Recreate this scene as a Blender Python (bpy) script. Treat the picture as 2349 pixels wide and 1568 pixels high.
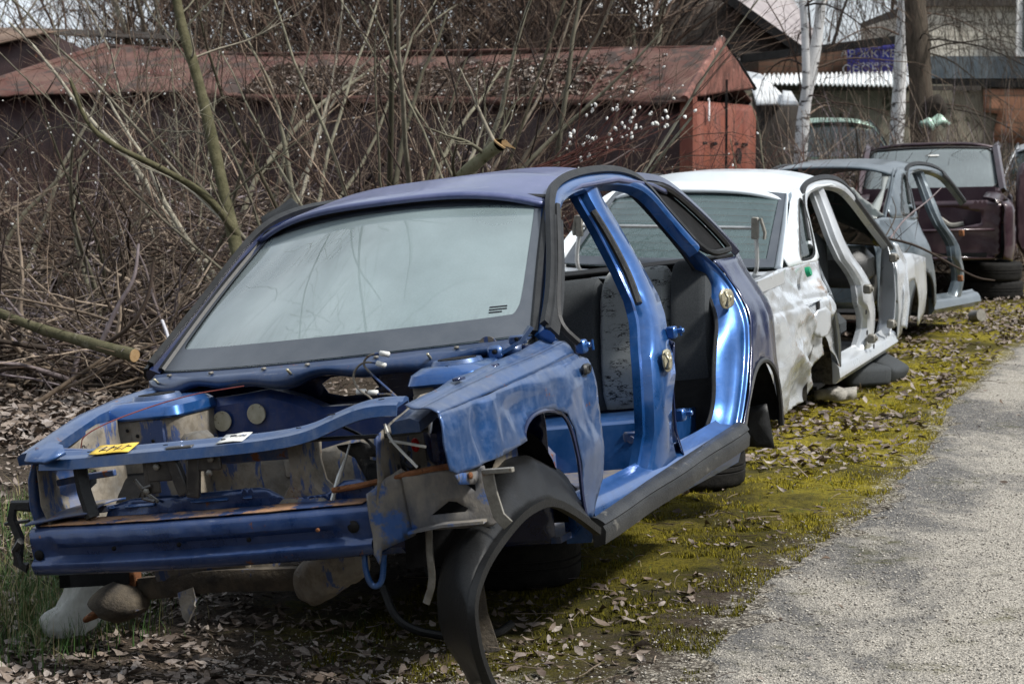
import bpy, math, random
import numpy as np
from mathutils import Vector, Matrix, noise, geometry
R_=math.radians
rnd=random.Random(7); npr=np.random.RandomState(11)
scn=bpy.context.scene
for o in list(bpy.data.objects): bpy.data.objects.remove(o)
# ------------------------------------------------------------------ camera, sky, sun, exposure
H=1.532; PITCH=.081; FPX=5022/2349.
cd=bpy.data.cameras.new('camera'); cam=bpy.data.objects.new('camera',cd); scn.collection.objects.link(cam)
cam.location=(0,0,H); cam.rotation_euler=(math.pi/2-PITCH,0,0)
cd.sensor_width=36; cd.lens=36*FPX; cd.clip_start=.1; cd.clip_end=600
cd.dof.use_dof=True; cd.dof.focus_distance=7.9; cd.dof.aperture_fstop=9
scn.camera=cam
SUN_EL=50; SUN_AZ=112          # azimuth measured clockwise from +Y (north)
w=bpy.data.worlds.new('World'); scn.world=w; w.use_nodes=True
nt=w.node_tree; bg=nt.nodes['Background']; bg.inputs[1].default_value=.056
sky=nt.nodes.new('ShaderNodeTexSky'); sky.sky_type='NISHITA'; sky.sun_disc=False
sky.sun_elevation=R_(SUN_EL); sky.sun_rotation=R_(SUN_AZ); sky.air_density=1.2; sky.dust_density=2.5
tc=nt.nodes.new('ShaderNodeTexCoord'); mp=nt.nodes.new('ShaderNodeMapping'); mp.inputs['Scale'].default_value=(2,2,5)
nz=nt.nodes.new('ShaderNodeTexNoise'); nz.inputs['Scale'].default_value=1.6; nz.inputs['Detail'].default_value=6
cr=nt.nodes.new('ShaderNodeValToRGB'); cr.color_ramp.elements[0].position=.34; cr.color_ramp.elements[0].color=(.45,.45,.45,1)
cr.color_ramp.elements[1].position=.62; cr.color_ramp.elements[1].color=(.92,.92,.92,1)
mx=nt.nodes.new('ShaderNodeMix'); mx.data_type='RGBA'; mx.inputs[7].default_value=(12.2,13.2,14.4,1)
nt.links.new(tc.outputs['Generated'],mp.inputs[0]); nt.links.new(mp.outputs[0],nz.inputs['Vector']); nt.links.new(nz.outputs[0],cr.inputs[0])
nt.links.new(cr.outputs[0],mx.inputs[0]); nt.links.new(sky.outputs[0],mx.inputs[6]); nt.links.new(mx.outputs[2],bg.inputs[0])
ld=bpy.data.lights.new('sun','SUN'); ld.energy=3.7; ld.angle=R_(7); ld.color=(1,.965,.91)
sun=bpy.data.objects.new('sun',ld); scn.collection.objects.link(sun)
sd=Vector((math.sin(R_(SUN_AZ))*math.cos(R_(SUN_EL)),math.cos(R_(SUN_AZ))*math.cos(R_(SUN_EL)),math.sin(R_(SUN_EL))))
sun.rotation_euler=sd.to_track_quat('Z','Y').to_euler(); sun.location=sd*50
scn.view_settings.view_transform='Standard'; scn.view_settings.look='None'; scn.view_settings.exposure=.5; scn.view_settings.gamma=1
# ------------------------------------------------------------------ object helpers
def col(): return scn.collection
def tag(o,label=None,cat=None,group=None,kind=None):
    if label: o['label']=label
    if cat: o['category']=cat
    if group: o['group']=group
    if kind: o['kind']=kind
    return o
def empty(name,M,label,cat,group=None):
    o=bpy.data.objects.new(name,None); o.empty_display_size=.2; col().objects.link(o); o.matrix_world=M
    return tag(o,label,cat,group)
def np_mesh(name,V,F,mat=None,parent=None,smooth=True,attr=None,origin=None,mats=None,fm=None):
    """V (n,3); F list of faces or (m,k) array"""
    V=np.asarray(V,dtype=np.float32)
    me=bpy.data.meshes.new(name)
    if isinstance(F,np.ndarray): sizes=np.full(len(F),F.shape[1],np.int32); loops=F.ravel().astype(np.int32)
    else:
        sizes=np.array([len(f) for f in F],np.int32); loops=np.concatenate([np.asarray(f,np.int32) for f in F]) if len(F) else np.zeros(0,np.int32)
    if origin is None and parent is None:
        origin=np.array([V[:,0].mean(),V[:,1].mean(),V[:,2].min()])
    if origin is not None: V=V-np.asarray(origin,dtype=np.float32)
    me.vertices.add(len(V)); me.vertices.foreach_set('co',V.ravel())
    me.loops.add(len(loops)); me.loops.foreach_set('vertex_index',loops)
    me.polygons.add(len(sizes)); st=np.concatenate([[0],np.cumsum(sizes)[:-1]]).astype(np.int32)
    me.polygons.foreach_set('loop_start',st); me.polygons.foreach_set('loop_total',sizes)
    if smooth: me.polygons.foreach_set('use_smooth',np.ones(len(sizes),bool))
    for m in (mats or ([mat] if mat else [])): me.materials.append(m)
    if fm is not None: me.polygons.foreach_set('material_index',np.asarray(fm,np.int32))
    me.update(calc_edges=True); me.validate()
    if attr:
        for k,a in attr.items():
            at=me.attributes.new(k,'FLOAT','POINT'); at.data.foreach_set('value',np.asarray(a,np.float32))
    o=bpy.data.objects.new(name,me); col().objects.link(o)
    if origin is not None: o.location=origin
    if parent: o.parent=parent
    return o
class MB:
    def __init__(s): s.v=[]; s.f=[]; s.m=[]; s.cm=0
    def add(s,vs,fs):
        b=len(s.v); s.v+= [tuple(v) for v in vs]; s.f+=[tuple(i+b for i in f) for f in fs]; s.m+=[s.cm]*len(fs); return s
    def box(s,c,d,rot=None,bev=.0):
        hx,hy,hz=d[0]/2,d[1]/2,d[2]/2
        if bev<=0:
            vs=[Vector((x*hx,y*hy,z*hz)) for x in(-1,1) for y in(-1,1) for z in(-1,1)]
            fs=[(0,1,3,2),(4,6,7,5),(0,4,5,1),(2,3,7,6),(0,2,6,4),(1,5,7,3)]
        else:
            vs=[];b=min(bev,hx,hy,hz)
            idx={}
            for x in(-1,1):
                for y in(-1,1):
                    for z in(-1,1):
                        idx[(x,y,z,0)]=len(vs); vs.append(Vector((x*hx,y*(hy-b),z*(hz-b))))
                        idx[(x,y,z,1)]=len(vs); vs.append(Vector((x*(hx-b),y*hy,z*(hz-b))))
                        idx[(x,y,z,2)]=len(vs); vs.append(Vector((x*(hx-b),y*(hy-b),z*hz)))
            I=lambda x,y,z,a: idx[(x,y,z,a)]
            fs=[]
            for q in(-1,1):
                fs.append((I(q,-1,-1,0),I(q,1,-1,0),I(q,1,1,0),I(q,-1,1,0)))
                fs.append((I(-1,q,-1,1),I(1,q,-1,1),I(1,q,1,1),I(-1,q,1,1)))
                fs.append((I(-1,-1,q,2),I(1,-1,q,2),I(1,1,q,2),I(-1,1,q,2)))
            for a in(-1,1):
                for c_ in(-1,1):
                    fs.append((I(a,c_,-1,0),I(a,c_,1,0),I(a,c_,1,1),I(a,c_,-1,1)))
                    fs.append((I(a,-1,c_,0),I(a,1,c_,0),I(a,1,c_,2),I(a,-1,c_,2)))
                    fs.append((I(-1,a,c_,1),I(1,a,c_,1),I(1,a,c_,2),I(-1,a,c_,2)))
                    for z in(-1,1): fs.append((I(a,c_,z,0),I(a,c_,z,1),I(a,c_,z,2)))
        M=rot if rot is not None else Matrix.Identity(3)
        c=Vector(c); return s.add([M@v+c for v in vs],fs)
    def tube(s,pts,r,n=8,cap=True,flat=1.0):
        pts=[Vector(p) for p in pts]; m=len(pts)
        rr=r if isinstance(r,(list,tuple)) else [r]*m
        vs=[];up=None
        for i,p in enumerate(pts):
            t=(pts[min(i+1,m-1)]-pts[max(i-1,0)]).normalized()
            if up is None:
                up=Vector((0,0,1)) if abs(t.z)<.9 else Vector((1,0,0))
            a=t.cross(up).normalized(); b=a.cross(t).normalized(); up=b
            for k in range(n):
                th=2*math.pi*k/n; vs.append(p+(a*math.cos(th)+b*math.sin(th)*flat)*rr[i])
        fs=[(i*n+k,i*n+(k+1)%n,(i+1)*n+(k+1)%n,(i+1)*n+k) for i in range(m-1) for k in range(n)]
        if cap: fs+=[tuple(range(n-1,-1,-1)),tuple((m-1)*n+k for k in range(n))]
        return s.add(vs,fs)
    def sweep(s,path,prof,up=(0,0,1),closed=True,cap=True,scl=None):
        """prof: list of (a,b): a along side vector (t x up), b along up"""
        path=[Vector(p) for p in path]; m=len(path); n=len(prof); vs=[]; U=Vector(up)
        for i,p in enumerate(path):
            t=(path[min(i+1,m-1)]-path[max(i-1,0)]).normalized()
            a=t.cross(U).normalized(); b=a.cross(t).normalized(); k=scl[i] if scl else 1
            vs+=[p+a*(q[0]*k)+b*(q[1]*k) for q in prof]
        r=n if closed else n-1
        fs=[(i*n+k,i*n+(k+1)%n,(i+1)*n+(k+1)%n,(i+1)*n+k) for i in range(m-1) for k in range(r)]
        if closed and cap: fs+=[tuple(range(n-1,-1,-1)),tuple((m-1)*n+k for k in range(n))]
        return s.add(vs,fs)
    def loft(s,rings,cap=True,closed=True):
        n=len(rings[0]); m=len(rings); vs=[v for r in rings for v in r]; rr=n if closed else n-1
        fs=[(i*n+k,i*n+(k+1)%n,(i+1)*n+(k+1)%n,(i+1)*n+k) for i in range(m-1) for k in range(rr)]
        if cap and closed: fs+=[tuple(range(n-1,-1,-1)),tuple((m-1)*n+k for k in range(n))]
        return s.add(vs,fs)
    def disc(s,c,nrm,r,h=.01,n=20,r2=None):
        nrm=Vector(nrm).normalized(); a=nrm.orthogonal().normalized(); b=nrm.cross(a); c=Vector(c); r2=r if r2 is None else r2
        return s.loft([[c+(a*math.cos(6.28318*k/n)+b*math.sin(6.28318*k/n))*r for k in range(n)],
                       [c+nrm*h+(a*math.cos(6.28318*k/n)+b*math.sin(6.28318*k/n))*r2 for k in range(n)]])
    def ball(s,c,r,n=10,m=7,sc=(1,1,1),rot=None):
        M=rot if rot is not None else Matrix.Identity(3); c=Vector(c)
        rings=[]
        for i in range(m+1):
            ph=math.pi*(i+.02)/(m+.04); rings.append([c+M@Vector((r*sc[0]*math.sin(ph)*math.cos(6.28318*k/n),r*sc[1]*math.sin(ph)*math.sin(6.28318*k/n),r*sc[2]*math.cos(ph))) for k in range(n)])
        return s.loft(rings)
    def build(s,name,mat,parent=None,smooth=True,bevel=0,solid=0,sub=0,attr=None):
        o=np_mesh(name,s.v,s.f,mat if not isinstance(mat,list) else None,parent,smooth,attr,mats=mat if isinstance(mat,list) else None,fm=s.m if isinstance(mat,list) else None)
        if solid:
            md=o.modifiers.new('solid','SOLIDIFY'); md.thickness=solid; md.offset=-1
        if bevel:
            md=o.modifiers.new('bev','BEVEL'); md.width=bevel; md.segments=2; md.limit_method='ANGLE'; md.angle_limit=R_(40)
        if sub:
            md=o.modifiers.new('sub','SUBSURF'); md.levels=sub; md.render_levels=sub
        if smooth and not sub:
            import bmesh
            me=o.data; bm=bmesh.new(); bm.from_mesh(me); bmesh.ops.recalc_face_normals(bm,faces=bm.faces)
            for e in bm.edges:
                if len(e.link_faces)==2 and e.calc_face_angle(0)>R_(38): e.smooth=False
            bm.to_mesh(me); bm.free()
        return o
def pin(poly,x,y):
    c=False; j=len(poly)-1
    for i in range(len(poly)):
        xi,yi=poly[i]; xj,yj=poly[j]
        if (yi>y)!=(yj>y) and x<(xj-xi)*(y-yi)/(yj-yi)+xi: c=not c
        j=i
    return c
def resamp(poly,step,closed=True):
    out=[]; n=len(poly)
    for i in range(n if closed else n-1):
        a=Vector(poly[i]); b=Vector(poly[(i+1)%n]); k=max(1,int((b-a).length/step+.5))
        out+=[tuple(a.lerp(b,j/k)) for j in range(k)]
    if not closed: out.append(tuple(poly[-1]))
    return out
def smooth_poly(pts,it=2,closed=True):
    p=[Vector(q) for q in pts]
    for _ in range(it):
        q=[]; n=len(p)
        rng=range(n) if closed else range(n-1)
        if not closed: q.append(p[0])
        for i in rng:
            a=p[i]; b=p[(i+1)%n]; q+= [a*.75+b*.25,a*.25+b*.75]
        if not closed: q.append(p[-1])
        p=q
    return [tuple(v) for v in p]
def sheet(outline,holes,fn,step):
    """flat outline (2D) filled with a fine triangle mesh and mapped by fn(a,b)->xyz"""
    ol=resamp(outline,step); hs=[resamp(h,step) for h in holes]
    xs=[p[0] for p in ol]; ys_=[p[1] for p in ol]
    vs=[Vector(p) for p in ol]; ed=[(i,(i+1)%len(ol)) for i in range(len(ol))]
    for h in hs:
        b=len(vs); vs+=[Vector(p) for p in h]; ed+=[(b+i,b+(i+1)%len(h)) for i in range(len(h))]
    bnd=np.array([[v.x,v.y] for v in vs]); j=0
    y=min(ys_)+step*.5
    while y<max(ys_):
        x=min(xs)+step*(.5 if j%2 else 1.); j+=1
        while x<max(xs):
            if pin(ol,x,y) and not any(pin(h,x,y) for h in hs) and ((bnd-[x,y])**2).sum(1).min()>(step*.45)**2: vs.append(Vector((x,y)))
            x+=step
        y+=step*.87
    V,E,F,_,_,_=geometry.delaunay_2d_cdt(vs,ed,[],0,1e-6)
    F2=[]
    for f in F:
        cx=sum(V[i].x for i in f)/3; cy=sum(V[i].y for i in f)/3
        if pin(ol,cx,cy) and not any(pin(h,cx,cy) for h in hs): F2.append(tuple(f))
    return [fn(v.x,v.y) for v in V],F2
def strip(A,B,n=4,bulge=0,bdir=(0,0,1),k=24):
    """ruled surface between polylines A and B"""
    def rs(P):
        P=[Vector(p) for p in P]; L=[0]
        for a,b in zip(P,P[1:]): L.append(L[-1]+(b-a).length)
        out=[]
        for i in range(k+1):
            s=L[-1]*i/k; j=0
            while j<len(P)-2 and L[j+1]<s: j+=1
            t=(s-L[j])/max(1e-9,L[j+1]-L[j]); out.append(P[j].lerp(P[j+1],min(1,max(0,t))))
        return out
    a=rs(A); b=rs(B); D=Vector(bdir); vs=[];fs=[]
    for i in range(k+1):
        for j in range(n+1):
            t=j/n; vs.append(a[i].lerp(b[i],t)+D*(bulge*math.sin(math.pi*t)))
    for i in range(k):
        for j in range(n): p=i*(n+1)+j; fs.append((p,p+1,p+n+2,p+n+1))
    return vs,fs
def fbm(p,o=4): return noise.fractal(Vector(p),1.,2.,o)
# ------------------------------------------------------------------ materials
class NT:
    def __init__(s,name):
        s.m=bpy.data.materials.new(name); s.m.use_nodes=True; s.t=s.m.node_tree; s.b=s.t.nodes['Principled BSDF']; s.out=s.t.nodes['Material Output']
        s.c=s.n('ShaderNodeTexCoord').outputs['Object']
    def n(s,t,**k):
        x=s.t.nodes.new(t)
        for a,v in k.items(): setattr(x,a,v)
        return x
    def l(s,a,b): s.t.links.new(a,b)
    def noise(s,scale,det=4,rough=.55,vec=None,st=None,dist=0):
        x=s.n('ShaderNodeTexNoise'); x.inputs['Scale'].default_value=scale; x.inputs['Detail'].default_value=det; x.inputs['Roughness'].default_value=rough; x.inputs['Distortion'].default_value=dist
        v=vec or s.c
        if st:
            mp=s.n('ShaderNodeMapping'); mp.inputs['Scale'].default_value=st; s.l(v,mp.inputs[0]); v=mp.outputs[0]
        s.l(v,x.inputs['Vector']); return x.outputs[0]
    def vor(s,scale,feat='F1',st=None,out='Distance'):
        x=s.n('ShaderNodeTexVoronoi',feature=feat); x.inputs['Scale'].default_value=scale; v=s.c
        if st:
            mp=s.n('ShaderNodeMapping'); mp.inputs['Scale'].default_value=st; s.l(v,mp.inputs[0]); v=mp.outputs[0]
        s.l(v,x.inputs['Vector']); return x.outputs[out]
    def ramp(s,f,a,b,va=0,vb=1):
        x=s.n('ShaderNodeMapRange'); x.inputs[1].default_value=a; x.inputs[2].default_value=b; x.inputs[3].default_value=va; x.inputs[4].default_value=vb; s.l(f,x.inputs[0]); return x.outputs[0]
    def mix(s,f,a,b):
        x=s.n('ShaderNodeMix',data_type='RGBA')
        for i,v in ((0,f),(6,a),(7,b)):
            if isinstance(v,(int,float)): x.inputs[i].default_value=v
            elif isinstance(v,tuple): x.inputs[i].default_value=(v[0],v[1],v[2],1)
            else: s.l(v,x.inputs[i])
        return x.outputs[2]
    def math(s,op,a,b=0):
        x=s.n('ShaderNodeMath',operation=op)
        for i,v in ((0,a),(1,b)):
            if isinstance(v,(int,float)): x.inputs[i].default_value=v
            else: s.l(v,x.inputs[i])
        return x.outputs[0]
    def attr(s,name): 
        x=s.n('ShaderNodeAttribute'); x.attribute_name=name; return x.outputs['Fac']
    def sep(s,v): 
        x=s.n('ShaderNodeSeparateXYZ'); s.l(v,x.inputs[0]); return x.outputs
    def set(s,**k):
        names=dict(col='Base Color',rough='Roughness',metal='Metallic',coat='Coat Weight',crough='Coat Roughness',spec='Specular IOR Level',alpha='Alpha',trans='Transmission Weight',sheen='Sheen Weight')
        for a,v in k.items():
            i=s.b.inputs[names[a]]
            if isinstance(v,(int,float)): i.default_value=v
            elif isinstance(v,tuple): i.default_value=(v[0],v[1],v[2],1)
            else: s.l(v,i)
        return s
    def bump(s,h,st=.3,d=.01):
        x=s.n('ShaderNodeBump'); x.inputs['Strength'].default_value=st; x.inputs['Distance'].default_value=d; s.l(h,x.inputs['Height']); s.l(x.outputs[0],s.b.inputs['Normal']); return s
def paint(name,base,dirt=(.2,.175,.14),amt=.35,metal=.35,rough=.32,coat=.6,rust=.08,var=.25,bump=.12,up=.35,streak=.3,base2=None):
    m=NT(name)
    n1=m.noise(5,5,.6); n2=m.noise(38,4,.7); n3=m.noise(9,4,.6,st=(3,3,.35))
    geo=m.n('ShaderNodeNewGeometry'); nz=m.sep(geo.outputs['Normal'])[2]
    c=m.mix(m.ramp(n1,.35,.65),base,base2 or tuple(b*(1+var)+.01*var for b in base))
    d=m.math('ADD',m.math('MULTIPLY',m.ramp(n1,.42,.72),.6),m.math('MULTIPLY',m.ramp(n2,.45,.75),.4))
    d=m.math('ADD',d,m.math('MULTIPLY',m.ramp(n3,.5,.72),streak))
    d=m.math('ADD',d,m.math('MULTIPLY',m.ramp(nz,.4,1.),up))
    d=m.math('MULTIPLY',d,amt)
    n=m.n('ShaderNodeClamp'); m.l(d,n.inputs[0]); d=n.outputs[0]
    c=m.mix(d,c,dirt)
    # scratches
    sc=m.ramp(m.noise(26,3,.8,st=(.25,.25,6),dist=.5),.66,.70)
    c=m.mix(m.math('MULTIPLY',sc,.18),c,(.5,.5,.52))
    r=m.ramp(m.noise(13,6,.75),.74-rust,.77-rust)
    c=m.mix(r,c,m.mix(m.noise(60,3),(.09,.03,.012),(.24,.09,.035)))
    rr=m.ramp(d,0,.8,rough,.8)
    m.set(col=c,rough=rr,coat=m.math('MULTIPLY',m.math('SUBTRACT',1,m.ramp(d,0,.6)),coat),crough=.08,spec=.5)
    m.set(metal=m.math('MULTIPLY',m.math('SUBTRACT',1,m.ramp(d,0,.5)),metal))
    m.bump(m.math('ADD',m.noise(3,2),m.math('MULTIPLY',n2,.12)),bump,.02)
    return m.m
def rough_mat(name,c1,c2,scale=12,rough=.85,bump=.4,spots=None,st=None,det=6,spec=.18,bs=None):
    m=NT(name); a=m.noise(scale,det,.65,st=st); c=m.mix(m.ramp(a,.35,.65),c1,c2)
    if spots: c=m.mix(m.ramp(m.noise(spots[1],5,.7),spots[2],spots[2]+.06),c,spots[0])
    m.set(col=c,rough=rough,spec=spec); m.bump(m.noise(bs or scale*4,4,.7,st=st),bump,.01); return m.m
M={}
M['blue']=paint('blue_paint',(.004,.060,.215),amt=.16,up=.25,rust=.03,metal=.62,rough=.27,var=.6,dirt=(.17,.18,.19),coat=.9)
M['blue_fender']=paint('blue_weathered_paint',(.014,.072,.225),amt=.45,up=.45,rust=.10,metal=.5,rough=.31,base2=(.007,.040,.13),dirt=(.17,.19,.225),coat=.7)
M['blue_dirty']=paint('blue_grimy_paint',(.010,.05,.17),amt=.95,up=.4,rust=.14,metal=.1,rough=.45,coat=.2,var=.3,dirt=(.2,.175,.135))
M['blue_dark']=paint('shaded_blue_body_paint',(.004,.011,.05),amt=.05,rust=.02,metal=.15,rough=.22,var=.4,up=.1,streak=.1,coat=.45)  # body blue darkened: shade and dark reflections are put into this copy
M['blue_beam']=paint('blue_beam_paint',(.003,.027,.11),amt=.30,up=.5,rust=.11,metal=.5,rough=.24,var=.5,dirt=(.12,.125,.13),coat=.7)
M['roof_blue']=paint('faded_blue_roof',(.05,.07,.17),amt=.3,up=.35,rust=0,metal=.3,rough=.34,dirt=(.2,.22,.32),base2=(.075,.09,.21))
m=NT('grimy_primer_metal'); n1=m.noise(4.5,6,.65); n2=m.noise(22,6,.7); n3=m.noise(6,5,.7,st=(2,2,.5)); c=m.mix(m.ramp(n1,.35,.62),(.25,.215,.165),(.13,.125,.115)); c=m.mix(m.ramp(n2,.45,.62,0,.6),c,(.09,.075,.055)); c=m.mix(m.ramp(n3,.54,.58,0,.85),c,(.02,.055,.17)); c=m.mix(m.ramp(m.noise(13,7,.8),.63,.67),c,(.10,.045,.02)); m.set(col=c,rough=.7,spec=.3).bump(n2,.3,.01); M['grime']=m.m
M['silver']=paint('silver_white_paint',(.48,.51,.54),amt=.26,up=.1,rust=.07,metal=.4,rough=.27,dirt=(.24,.22,.18),var=.08)
M['silver_dent']=None
M['white_roof']=paint('pale_roof_paint',(.68,.74,.78),amt=.06,up=0,rust=0,metal=.1,rough=.38,var=.05)
M['grey']=paint('grey_green_paint',(.07,.095,.115),amt=.25,rust=.02,metal=.45,rough=.3,var=.35,dirt=(.3,.29,.26))
M['purple']=paint('plum_paint',(.020,.006,.012),amt=.2,up=.2,rust=.05,metal=.2,rough=.3,var=.5,dirt=(.16,.11,.1))
M['pale_green']=paint('pale_green_paint',(.38,.55,.45),amt=.3,rust=.05,dirt=(.3,.28,.22))
M['black_rub']=rough_mat('black_rubber',(.006,.0065,.007),(.016,.017,.018),20,.5,.15,spec=.4)
M['black_pl']=rough_mat('grey_black_plastic',(.012,.013,.014),(.030,.031,.031),9,.42,.25,spots=((.09,.087,.078),14,.62),spec=.4,bs=90)
M['tyre']=rough_mat('tyre_rubber',(.007,.007,.007),(.018,.017,.016),25,.75,.3)
M['dark_in']=rough_mat('dark_interior',(.004,.0045,.005),(.012,.012,.013),15,.8,.2)
M['rust']=rough_mat('rusty_metal',(.10,.04,.02),(.27,.12,.055),18,.85,.5,spots=((.05,.025,.015),30,.6))
M['steel']=rough_mat('aged_steel',(.13,.12,.10),(.24,.23,.20),30,.42,.2,spots=((.16,.1,.06),20,.62),spec=.6)
M['chrome']=rough_mat('dull_metal_tube',(.42,.43,.42),(.55,.55,.54),20,.3,.1,spec=.7); M['chrome'].node_tree.nodes['Principled BSDF'].inputs['Metallic'].default_value=.7
M['brass']=rough_mat('zinc_hinge_metal',(.42,.38,.25),(.55,.52,.40),25,.35,.15,spots=((.2,.14,.07),30,.62),spec=.6); M['brass'].node_tree.nodes['Principled BSDF'].inputs['Metallic'].default_value=.6
M['white_pl']=rough_mat('white_label',(.55,.55,.52),(.7,.7,.67),30,.6,.05)
M['yellow']=rough_mat('yellow_label',(.62,.42,.05),(.72,.52,.10),12,.55,.05,spots=((.45,.36,.2),9,.62))
M['ink']=rough_mat('ink',(.02,.02,.03),(.03,.03,.04),10,.6,0)
M['white_ink']=rough_mat('white_lettering',(.75,.75,.78),(.8,.8,.82),10,.6,0)
# ------------------------------------------------------------------ car bodies (frame: x forward, y to the car's left, z up)
def _tab(xs,ys,a,b,wd):
    X=np.linspace(a,b,800); Y=np.interp(X,xs,ys); k=np.exp(-.5*(np.linspace(-3,3,61))**2); 
    n=max(3,int(wd/(X[1]-X[0])*3)); k=np.exp(-.5*(np.linspace(-3,3,2*n+1))**2); k/=k.sum()
    return X,np.convolve(np.pad(Y,n,mode='edge'),k,mode='valid')
_ZX,_ZY=_tab([0,.2,.5,.75,.79,.93,1.36,1.42,1.5],[.765,.80,.828,.822,.812,.735,.56,.46,.3],-.2,1.7,.012)
_PX,_PY=_tab([-3.6,-3.35,-3.1,-2.6,.1,.45,.7],[.86,.93,.965,1,1,.985,.955],-4,1.2,.06)
def yz(z): return float(np.interp(z,_ZX,_ZY))
def pl(x): return float(np.interp(x,_PX,_PY))
def SP(x,z,s=1,ins=0,dent=None):
    y=yz(z)*pl(x)-ins
    if dent: y-=dent(x,z)
    return Vector((x,s*y,z))
def carM(X,Y,yaw,pit,rol,dz):
    return Matrix.Translation((X,Y,dz))@Matrix.Rotation(yaw,4,'Z')@Matrix.Rotation(pit,4,'Y')@Matrix.Rotation(rol,4,'X')
def obj_vf(name,vf,mat,parent,attr=None,solid=.0,smooth=True,sub=0):
    o=np_mesh(name,[tuple(v) for v in vf[0]],vf[1],mat,parent,smooth,attr)
    if solid:
        md=o.modifiers.new('solid','SOLIDIFY'); md.thickness=solid; md.offset=0
    return o
OUTQ=[(-1.98,1.365),(-2.03,1.29),(-2.10,1.18),(-2.17,1.07),(-2.22,.98),(-2.25,.90),(-2.26,.79),(-2.22,.68),(-2.16,.58),(-2.12,.48),(-2.09,.40),(-2.06,.345)]
def roof(root,mat,x0=-.93,x1=-2.27,name='roof'):
    def f(u,v):
        x=x0+(x1-x0)*u; y=v*.572; zc=float(np.interp(-x,[.88,1.0,1.3,1.7,2.1,2.35],[1.365,1.392,1.435,1.445,1.41,1.36]))
        xx=x+(.13*(1-v*v)*(1-u) if u<.5 else 0)-(.10*(1-v*v)*u)*(u>.5)
        xx=x+.13*(1-v*v)*max(0,1-u*2.2)-.10*(1-v*v)*max(0,u*2.2-1.2)
        return (xx,y,zc+.012-.085*abs(v)**3.2)
    nu,nv=40,36; vs=[f(i/nu,-1+2*j/nv) for i in range(nu+1) for j in range(nv+1)]
    fs=[(i*(nv+1)+j,i*(nv+1)+j+1,(i+1)*(nv+1)+j+1,(i+1)*(nv+1)+j) for i in range(nu) for j in range(nv)]
    return obj_vf(name,(vs,fs),mat,root,solid=.018)
RAIL=[(-.36,.745,.90),(-.50,.72,.985),(-.68,.672,1.11),(-.82,.628,1.22),(-.95,.588,1.31),(-1.08,.565,1.352),(-1.3,.553,1.378),(-1.6,.55,1.386),(-1.85,.552,1.372),(-2.02,.572,1.325),(-2.14,.615,1.20),(-2.26,.67,1.07)]
def rails(root,s,mat,cut=0,seal=True):
    P=smooth_poly(RAIL[cut:],2,closed=False); P=[(x,y*s,z) for x,y,z in P]
    U=Vector((0,s*.86,.5))
    b=MB(); b.sweep(P,[(-.028,-.04),(.028,-.04),(.028,0),(.012,.012),(-.012,.012),(-.028,0)],up=U); b.build('door_frame_rail',mat,root)
    if seal:
        b=MB(); b.sweep([(x,y*1.0-.012*s,z+.034) for x,y,z in P],[(-.014,-.01),(.014,-.01),(.014,.012),(-.014,.012)],up=U)
        b.sweep([(x,y*1.0+.004*s,z+.002) for x,y,z in P[:len(P)//3]],[(-.03,.004),(.03,.004),(.02,.018),(-.02,.018)],up=U)
        b.build('door_seal',M['black_rub'],root)
BR=[(1.385,-1.40,-1.56,.545),(1.31,-1.39,-1.54,.575),(1.2,-1.40,-1.56,.622),(1.05,-1.40,-1.58,.682),(.93,-1.36,-1.57,.737),(.85,-1.28,-1.50,.777),(.77,-1.19,-1.42,.80),(.71,-1.15,-1.43,.812),(.65,-1.13,-1.42,.815),(.57,-1.10,-1.33,.82),(.48,-1.09,-1.30,.815),(.40,-1.06,-1.34,.80),(.34,-1.02,-1.40,.79)]
def bpillar(root,s,mat,back=0,thin=False,name='centre_pillar'):
    rows=[]
    zs=[r[0] for r in BR][::-1]; 
    n=30; rings=[]
    def g(k,z): return float(np.interp(z,zs,[r[k] for r in BR][::-1]))
    for i in range(n+1):
        z=.34+(1.385-.34)*i/n; xf=g(1,z)+back; xr=g(2,z)+back; y=g(3,z)
        if thin: xf=xr+(xf-xr)*.62
        w_=xf-xr; wob=.006*math.sin(z*19)
        prof=[(xf-.0,y-.085),(xf,y-.055),(xf-.014,y-.05),(xf-.020,y-.018),(xf-.042,y-.004),(xf-w_*.5,y+wob),(xr+.04,y-.004),(xr+.02,y-.02),(xr+.014,y-.05),(xr,y-.055),(xr,y-.085)]
        rings.append([(x,yy*s,z) for x,yy in prof])
    b=MB(); b.loft(rings); return b.build(name,mat,root)
def seal_line(root,pts,r=.012,mat=None,name='rubber_seal'):
    b=MB(); b.tube(smooth_poly(pts,2,closed=False),r,6); return b.build(name,mat or M['black_rub'],root)
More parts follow.
